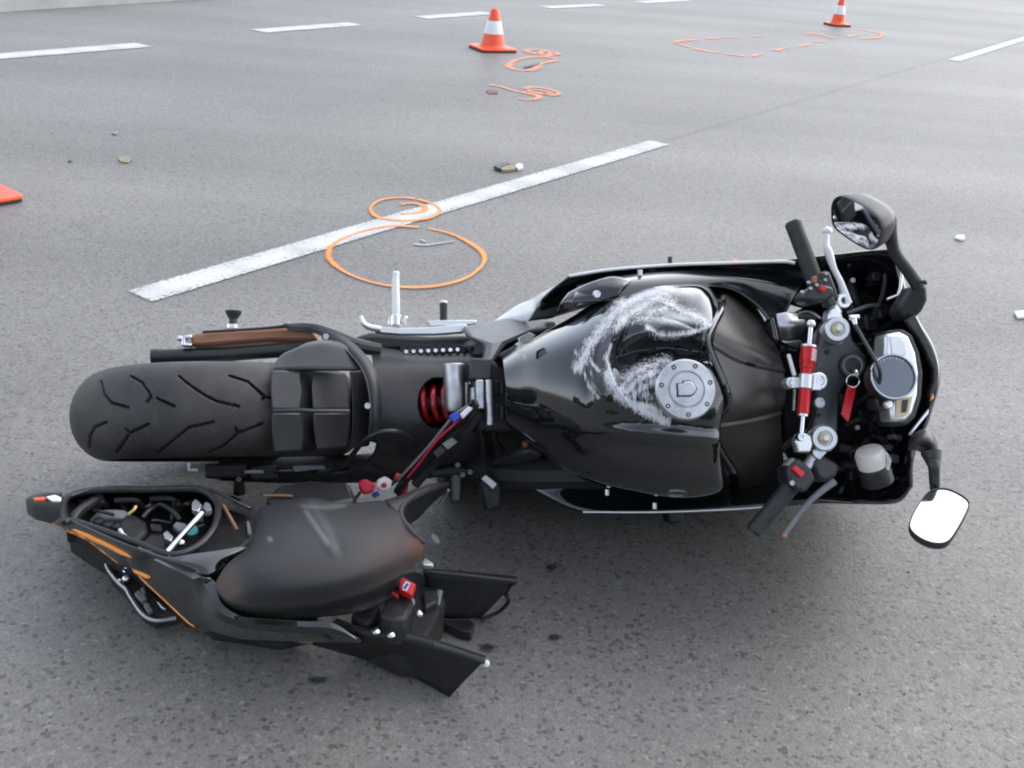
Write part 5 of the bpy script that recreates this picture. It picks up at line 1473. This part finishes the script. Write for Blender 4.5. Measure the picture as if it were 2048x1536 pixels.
# number-plate hanger hanging below the cowl with its torn silver edge
hang = [(210, 1114), (222, 1128), (252, 1142), (300, 1182), (345, 1222), (356, 1234), (310, 1242), (285, 1228), (262, 1196), (240, 1172), (222, 1156), (214, 1136)]
tplate(hang, .045, .02, 'plate_hanger', 'dark', bevel=.003)
ttube([(210, 1112, .05), (216, 1138, .05), (238, 1166, .05), (252, 1178, .05), (262, 1196, .05), (285, 1228, .05), (312, 1241, .05), (352, 1236, .05)], .004, 'torn_edge', 'alu', 40)
for (u, v, r_) in ((251, 1143, .006), (253, 1158, .009), (240, 1160, .004)):
    mb = MB(); mb.ball(Wt(u, v, .055), r_, 12); tpart(mb, 'bolt', 'chrome')
for (pp) in ([(268, 1186), (278, 1178), (294, 1196), (284, 1202)], [(280, 1176), (288, 1172), (292, 1186), (286, 1190)], [(312, 1200), (322, 1206), (332, 1218), (322, 1214)], [(286, 1206), (296, 1204), (306, 1220), (296, 1224)]):
    tplate(pp, .056, .01, 'hanger_rib', rnd.choice(['alu', 'tape']), bevel=.002)
# seat -------------------------------------------------------------------
srow = [[(517, 1022, .252), (512, 1050, .258), (497, 1092, .252), (455, 1128, .245), (430, 1166, .225)],
        [(524, 1015, .262), (520, 1050, .276), (505, 1098, .276), (470, 1135, .264), (434, 1182, .224)],
        [(560, 1003, .266), (560, 1050, .287), (548, 1105, .285), (515, 1158, .268), (462, 1206, .224)],
        [(620, 995, .268), (620, 1048, .290), (612, 1104, .288), (588, 1166, .266), (530, 1216, .224)],
        [(684, 1006, .266), (688, 1050, .288), (688, 1104, .285), (676, 1158, .264), (638, 1205, .224)],
        [(740, 1003, .266), (746, 1044, .284), (752, 1088, .282), (748, 1135, .262), (722, 1186, .224)],
        [(783, 999, .264), (796, 1032, .278), (806, 1060, .276), (818, 1100, .260), (800, 1152, .226)],
        [(808, 990, .258), (802, 1026, .270), (818, 1060, .266), (849, 1086, .252), (843, 1118, .232)]]
Q = surf(srow, 120, 90, Wt)
Us, Vs = projv(Q.reshape(-1, 3) + TO)
# soft creases pressed into the vinyl
cr = np.exp(-(segdist(Us, Vs, [(612, 1028), (640, 1070), (668, 1110)]) / 7) ** 2) - .7 * np.exp(-(segdist(Us, Vs, [(630, 1022), (662, 1064), (685, 1105)]) / 9) ** 2)
cr2 = np.exp(-(segdist(Us, Vs, [(600, 1012), (640, 1018), (690, 1012)]) / 5) ** 2)
Q.reshape(-1, 3)[:, 2] += .0016 * cr - .0012 * cr2
mb = MB(); mb.grid(Q)
def seat_mat():
    m = mat('seat_vinyl_worn', (.012, .0125, .0135), .47, dust=.16, col2=(.018, .0178, .0185), vscale=9, bump=.3, bscale=1100)
    t = m.node_tree; p = t.nodes['Principled BSDF']; L = t.links.new
    at = t.nodes.new('ShaderNodeAttribute'); at.attribute_name = 'red_tint'
    mix = t.nodes.new('ShaderNodeMix'); mix.data_type = 'RGBA'
    src = p.inputs['Base Color'].links[0].from_socket
    L(src, mix.inputs['A']); mix.inputs['B'].default_value = (.16, .06, .03, 1)
    L(at.outputs['Fac'], mix.inputs['Factor'])
    at2 = t.nodes.new('ShaderNodeAttribute'); at2.attribute_name = 'chafe'
    tc_ = t.nodes.new('ShaderNodeTexCoord'); nn_ = t.nodes.new('ShaderNodeTexNoise'); nn_.inputs['Scale'].default_value = 90; nn_.inputs['Detail'].default_value = 8; nn_.inputs['Roughness'].default_value = .8
    L(tc_.outputs['Object'], nn_.inputs['Vector'])
    ml_ = t.nodes.new('ShaderNodeMath'); ml_.operation = 'MULTIPLY'; L(at2.outputs['Fac'], ml_.inputs[0]); L(nn_.outputs['Fac'], ml_.inputs[1])
    mix2 = t.nodes.new('ShaderNodeMix'); mix2.data_type = 'RGBA'; L(mix.outputs['Result'], mix2.inputs['A']); mix2.inputs['B'].default_value = (.17, .17, .18, 1)
    L(ml_.outputs[0], mix2.inputs['Factor']); L(mix2.outputs['Result'], p.inputs['Base Color'])
    return m
seat = mb.build('seat', seat_mat(), tail, solid=.012, face_to=CAM_T, smooth=80)
red_tint = np.zeros(len(Us))  # reddish tint towards the seat's corners
for (u, v, r_, k_) in ((838, 1092, 30, .6), (790, 1110, 60, .2), (452, 1160, 28, .4), (470, 1180, 16, .45)):
    red_tint = np.maximum(red_tint, k_ * np.exp(-(np.hypot(Us - u, Vs - v) / r_) ** 2))
vattr(seat, 'red_tint', red_tint)
chf = np.zeros(len(Us))
for pl, w_, k_ in (([(612, 1024), (638, 1062), (655, 1086)], 6, .9), ([(634, 1022), (660, 1060), (672, 1092)], 8, .5), ([(606, 1012), (660, 1014), (690, 1010)], 5, .8), ([(620, 1006), (655, 1018), (700, 1004)], 5, .5), ([(539, 1077), (541, 1080)], 4, 1.6)):
    chf = np.maximum(chf, k_ * np.exp(-(segdist(Us, Vs, pl) / w_) ** 2))
vattr(seat, 'chafe', chf)
seat['label'] = 'black vinyl rider seat, scuffed, reddish at its corners'
# padding skirt under the seat on the near side
tshell([[(430, 1166, .214), (430, 1180, .18), (436, 1196, .16)], [(440, 1190, .214), (444, 1205, .18), (452, 1216, .16)], [(470, 1210, .214), (474, 1222, .18), (486, 1234, .16)], [(530, 1217, .214), (534, 1228, .18), (545, 1240, .16)],
        [(638, 1206, .214), (640, 1220, .18), (645, 1234, .16)], [(722, 1187, .214), (724, 1204, .18), (728, 1222, .16)], [(800, 1153, .214), (802, 1172, .18), (805, 1190, .16)]], 40, 12, 'seat_base', 'dark', .004)
# wing of the seat that wrapped round the tank
tshell([[(770, 1000, .262), (778, 1008, .274), (796, 1024, .274)], [(800, 991, .264), (806, 998, .275), (810, 1010, .272)], [(830, 978, .264), (834, 985, .274), (838, 994, .270)], [(862, 968, .262), (865, 974, .268), (866, 982, .262)], [(894, 963, .252), (896, 966, .254), (896, 970, .250)]], 40, 14, 'seat_wing', 'seat', .010)
ttube([(849, 1087, .252), (822, 1062, .266), (803, 1034, .272), (808, 1010, .272), (834, 990, .270), (866, 978, .262), (897, 967, .25)], [.006, .006, .006, .006, .006, .005, .003], 'seat_edge', 'seat', 60)
tshell([[(806, 1030, .26), (812, 1040, .22), (822, 1048, .17)], [(815, 1006, .262), (830, 1020, .22), (840, 1034, .17)], [(840, 985, .26), (856, 1000, .22), (860, 1012, .18)], [(890, 968, .25), (893, 976, .23), (890, 985, .20)]], 20, 12, 'wing_liner', 'matte', .004)
ttube([(880, 1008, .2), (890, 992, .22), (897, 980, .24)], .003, 'liner_edge', 'tape', 10)
# side of the black box behind the seat, far side
tplate([(528, 995), (560, 966), (620, 958), (700, 962), (716, 1000), (640, 1015), (560, 1010)], .20, .12, 'battery_box', 'satin', bevel=.012)
ttube([(526, 992, .205), (555, 991, .205), (585, 992, .205)], .003, 'box_edge', 'bronze', 10)
# sub-frame gear below the seat front
tplate([(735, 1200), (765, 1186), (790, 1150), (830, 1140), (880, 1160), (890, 1200), (870, 1240), (850, 1280), (800, 1278), (740, 1250), (700, 1230)], .10, .09, 'undertray', 'dark', bevel=.006)
mb = MB(); mb.prism(poly([(795, 1162), (806, 1154), (832, 1168), (824, 1190), (800, 1178)], .185, Wt), (0, 0, -.012)); fb = tpart(mb, 'fuse_sticker_plate', 'redp', bevel=.001)
mb = MB(); mb.prism(poly([(806, 1170), (812, 1162), (821, 1166), (813, 1182), (805, 1179)], .1865, Wt), (0, 0, -.001)); tpart(mb, 'sticker_print', 'label', parent=fb)
mb = MB(); mb.prism(poly([(808, 1174), (814, 1166), (818, 1168), (811, 1178)], .188, Wt), (0, 0, -.001)); tpart(mb, 'sticker_motif', 'blue', parent=fb)
mb = MB(); mb.prism(poly([(782, 1188), (800, 1178), (822, 1190), (828, 1206), (812, 1236), (790, 1240), (758, 1228), (768, 1206)], .165, Wt), (0, 0, -.06)); tpart(mb, 'starter_relay', 'matte', bevel=.006)
ttube([(785, 1186, .178), (796, 1194, .176)], .003, 'wire', 'redp', 6)
tplate([(760, 1230), (766, 1224), (806, 1236), (802, 1243)], .155, .02, 'relay_lip', 'satin', bevel=.003)
mb = MB(); mb.prism(poly([(700, 1230), (722, 1196), (738, 1186), (762, 1210), (752, 1240), (730, 1248)], .135, Wt), (0, 0, -.06)); tpart(mb, 'flasher_unit', 'dark', bevel=.008)
mb = MB(); mb.ball(Wt(735, 1204, .145), .014, 14, (1, 1, .6)); tpart(mb, 'flasher_cap', 'tape')
for (u, v) in ((752, 1262), (782, 1269)):
    mb = MB(); mb.ball(Wt(u, v, .145), .0085, 14, (1, 1, .6)); tpart(mb, 'rivet', 'chrome')
mb = MB(); mb.ball(Wt(838, 1228, .145), .008, 14); tpart(mb, 'bolt', 'chrome')
mb = MB(); mb.ball(Wt(823, 1205, .145), .007, 12, (1, 1.6, 1)); tpart(mb, 'connector', 'tape')
mb = MB(); mb.lathe([(0, 0), (.012, 0), (.012, .02), (0, .02)], Wt(856, 1088, .16), (.6, 0, .6), 16); tpart(mb, 'seat_peg', 'tape')
tplate([(844, 1124), (850, 1114), (868, 1126), (866, 1130), (846, 1130)], .17, .01, 'metal_tab', 'silver', bevel=.002)
# the two black side panels at the front, standing on the road
def stand(top, bot, name, th_, m, **k):
    """upright sheet between a top edge and a bottom edge on the road."""
    t_ = [Wt(*p) for p in top]; b_2 = [Wt(*p) for p in bot]
    mb = MB(); n_ = 16
    A = crs(t_, n_); C = crs(b_2, n_)
    mid = np.array([(A + (C - A) * f) for f in np.linspace(0, 1, 8)])
    mb.grid(mid)
    return tpart(mb, name, m, solid=th_, face_to=CAM_T, smooth=40, **k)
stand([(665, 1244, .125), (725, 1270, .125), (800, 1277, .12), (870, 1292, .115), (968, 1322, .105)], [(625, 1290, .06), (690, 1308, .03), (765, 1330, .008), (840, 1362, .006), (898, 1394, .004)], 'side_panel', .014, mat('dull_black_sheet', (.008, .008, .008), .55, dust=.25, var=.5, vscale=20))
ttube([(868, 1291, .118), (920, 1306, .114), (970, 1324, .108)], .005, 'panel_lip', 'satin', 16)
mb = MB(); mb.ball(Wt(972, 1327, .10), .007, 10); tpart(mb, 'torn_corner', 'label')
stand([(846, 1142, .135), (920, 1150, .13), (1000, 1158, .12), (1034, 1162, .115)], [(866, 1236, .03), (900, 1238, .02), (940, 1238, .012), (962, 1236, .008)], 'side_panel', .012, mat('dull_black_sheet', (.011, .011, .011), .5, dust=.25, var=.5, vscale=20))
ttube([(850, 1143, .14), (930, 1151, .135), (1030, 1162, .12)], .005, 'panel_lip', 'matte', 20)
ttube([(1032, 1164, .115), (1020, 1172, .10), (1012, 1190, .07), (1018, 1200, .06), (1000, 1222, .03), (960, 1240, .012)], .004, 'panel_cable', 'cable', 30)
tplate([(866, 1238), (940, 1238), (950, 1246), (944, 1264), (925, 1262), (890, 1246)], .025, .022, 'panel_foot', 'dark', bevel=.003)
ttube([(880, 1180, .12), (872, 1220, .09), (862, 1274, .05)], .006, 'strut', 'tape', 12)
tplate([(845, 1178), (880, 1180), (876, 1200), (850, 1215)], .115, .02, 'panel_block', 'matte', bevel=.004)

# ------------------------------------------------------------------ litter on the road
def scrap(name, pts, h, th_, m, label, cat='debris', group='small debris on the road'):
    P = [G(u, v, h) for u, v in pts]; c = np.mean(P, axis=0); c[2] = 0
    mb = MB(); mb.prism([p - c + np.array([0, 0, rnd.uniform(-.002, .002)]) for p in P], (0, 0, -th_))
    o = mb.build(name, M[m], None, bevel=.001); o.location = c
    return tag(o, label, cat, group)
def zd(x, y): return (960 + x / 5.12, 280 + y / 5.12)
fr = empty('broken_fragment', tuple(G(1016, 335)), 'broken dark and pale fragment lying above the long white dash', 'debris', 'small debris on the road')
def sub(pts, h, th_, m, name):
    c = G(1016, 335)
    mb = MB(); mb.prism([G(*zd(*p), h) - c for p in pts], (0, 0, -th_)); mb.build(name, M[m], fr, bevel=.002)
sub([(140, 262), (200, 235), (280, 222), (300, 240), (230, 260), (200, 290)], .02, .016, 'debris', 'dark_flake')
sub([(205, 285), (270, 255), (360, 262), (380, 285), (300, 300), (230, 305)], .016, .014, 'tan', 'tan_flake')
sub([(360, 255), (400, 235), (440, 250), (435, 275), (385, 285)], .018, .016, 'label', 'pale_flake')
scrap('dirt_patch', [(236, 317), (246, 311), (258, 312), (264, 318), (255, 324), (242, 323)], .008, .006, 'tan', 'tan speck of dirt on the road at upper left')
scrap('paper_scrap', [(223, 266), (228, 263), (236, 264), (234, 268), (227, 268)], .006, .004, 'tape', 'small white scrap on the road above the tan speck')
scrap('plastic_shard', [(1910, 474), (1914, 470), (1928, 469), (1930, 477), (1922, 478)], .012, .01, 'label', 'small white shard right of the left mirror')
scrap('lens_shard', [(2030, 622), (2050, 620), (2060, 632), (2036, 634)], .012, .01, 'cone_w', 'pinkish white shard at the right edge of the photo')
scrap('red_scrap', [(972, 182), (980, 179), (997, 182), (994, 187), (978, 187)], .006, .005, 'maroon', 'dark red scrap at the tail of the orange squiggle')
scrap('stone_chip', [(136, 320), (140, 319), (144, 321), (140, 323)], .006, .005, 'debris', 'dark chip on the road left of the tan speck')
scrap('cable_piece', [(1080, 127), (1064, 131), (1048, 135), (1048, 132), (1062, 128), (1078, 124)], .012, .008, 'debris', 'dark sliver inside the orange double loop')
scrap('orange_chip', [(1464, 519), (1474, 517), (1477, 521), (1468, 523)], .012, .008, 'cone_o', 'tiny orange chip just behind the left fairing')
for (u, v, lab) in ((1792, 436 - 0, None),):
    pass
# loose grit: tiny pale and dark chips nobody could count
for nm_, mm_, cnt_ in (('pale_grit', 'tape', 60), ('dark_grit', 'debris', 60)):
    mb = MB()
    for _ in range(cnt_):
        u_, v_ = rnd.uniform(20, 2040), rnd.uniform(180, 1500) ** 1.0
        if 130 < u_ < 1900 and 480 < v_ < 1100 and nm_: continue
        g_ = G(u_, v_); r_ = rnd.uniform(.0010, .0022)
        a_ = rnd.uniform(0, 3.14); ca, sa = math.cos(a_), math.sin(a_)
        mb.box(g_ + [0, 0, r_ * .4], (r_ * ca * 1.5, r_ * sa * 1.5, .0006), (-r_ * sa, r_ * ca, 0), (0, 0, r_ * .5))
    tag(mb.build(nm_, M[mm_], smooth=10), kind='stuff')
# scrape in the asphalt inside the large circle
M['scrape'] = worn_paint('scraped_asphalt', (.42, .42, .42), .50, scale=120)
o = spray('scrape_mark', [[(828, 490), (850, 492), (880, 488), (908, 484)], [(842, 480), (850, 486)]], .03, 'pale scrape in the asphalt inside the large orange circle', M['scrape'], h=.005)
o['category'] = 'scrape mark'
M['oil'] = worn_paint('oil_stain', (.03, .029, .028), .34, rough=.4, scale=60, band=.5, amax=.75)
def stain(cx, cy, rx, ry, label):
    n_ = 26; V = [G(cx, cy) + [0, 0, .005]]; c = G(cx, cy); soft = [0]
    for s in (.6, 1):
        for i in range(n_):
            a = 2 * math.pi * i / n_; j = rnd.uniform(.8, 1.15)
            V.append(G(cx + rx * s * j * math.cos(a), cy + ry * s * j * math.sin(a)) + [0, 0, .005]); soft.append(0.1 if s < 1 else 1)
    F_ = [(0, 1 + i, 1 + (i + 1) % n_) for i in range(n_)] + [(1 + i, 1 + n_ + i, 1 + n_ + (i + 1) % n_, 1 + (i + 1) % n_) for i in range(n_)]
    me = bpy.data.meshes.new('oil_stain'); me.from_pydata([tuple(np.array(p) - c) for p in V], [], F_); me.materials.append(M['oil'])
    o = bpy.data.objects.new('oil_stain', me); COL.objects.link(o); o.location = c; vattr(o, 'soft', soft)
    return tag(o, label, 'stain', 'dark drips on the road')
stain(1108, 1278, 14, 9, 'round dark drip on the road right of the tail panels')
stain(975, 1298, 18, 11, 'dark drip between the two black tail panels')
stain(636, 1364, 24, 10, 'dark smudge on the road below the tail')
stain(1103, 1138, 14, 9, 'faint dark drip below the right fairing')
for (u, v) in ((15, 1225), (1750, 215)):
    pass

# ------------------------------------------------------------------ what stands behind the photographer (seen in the tank, dial and mirrors)
M['leaf'] = mat('far_foliage', (.045, .07, .022), .8, var=.8, vscale=2.0)
mb = MB()
for i in range(46):
    x = -60 + i * 2.7 + rnd.uniform(-1, 1); y = -19 + rnd.uniform(-3, 3) - 0.004 * x * x; H_ = rnd.uniform(4.5, 8.5)
    for k in range(7):
        r_ = rnd.uniform(1.0, 2.0)
        c = np.array([x + rnd.uniform(-1.5, 1.5), y + rnd.uniform(-1.2, 1.2), rnd.uniform(.8, H_ - r_)])
        n0_ = len(mb.v)
        mb.ball(c, r_, 12, (1, 1, 1.1))
        for q in range(n0_, len(mb.v)):
            p = np.array(mb.v[q]); mb.v[q] = tuple(c + (p - c) * rnd.uniform(.8, 1.2))
tag(mb.build('tree_belt', M['leaf'], smooth=180), kind='stuff')
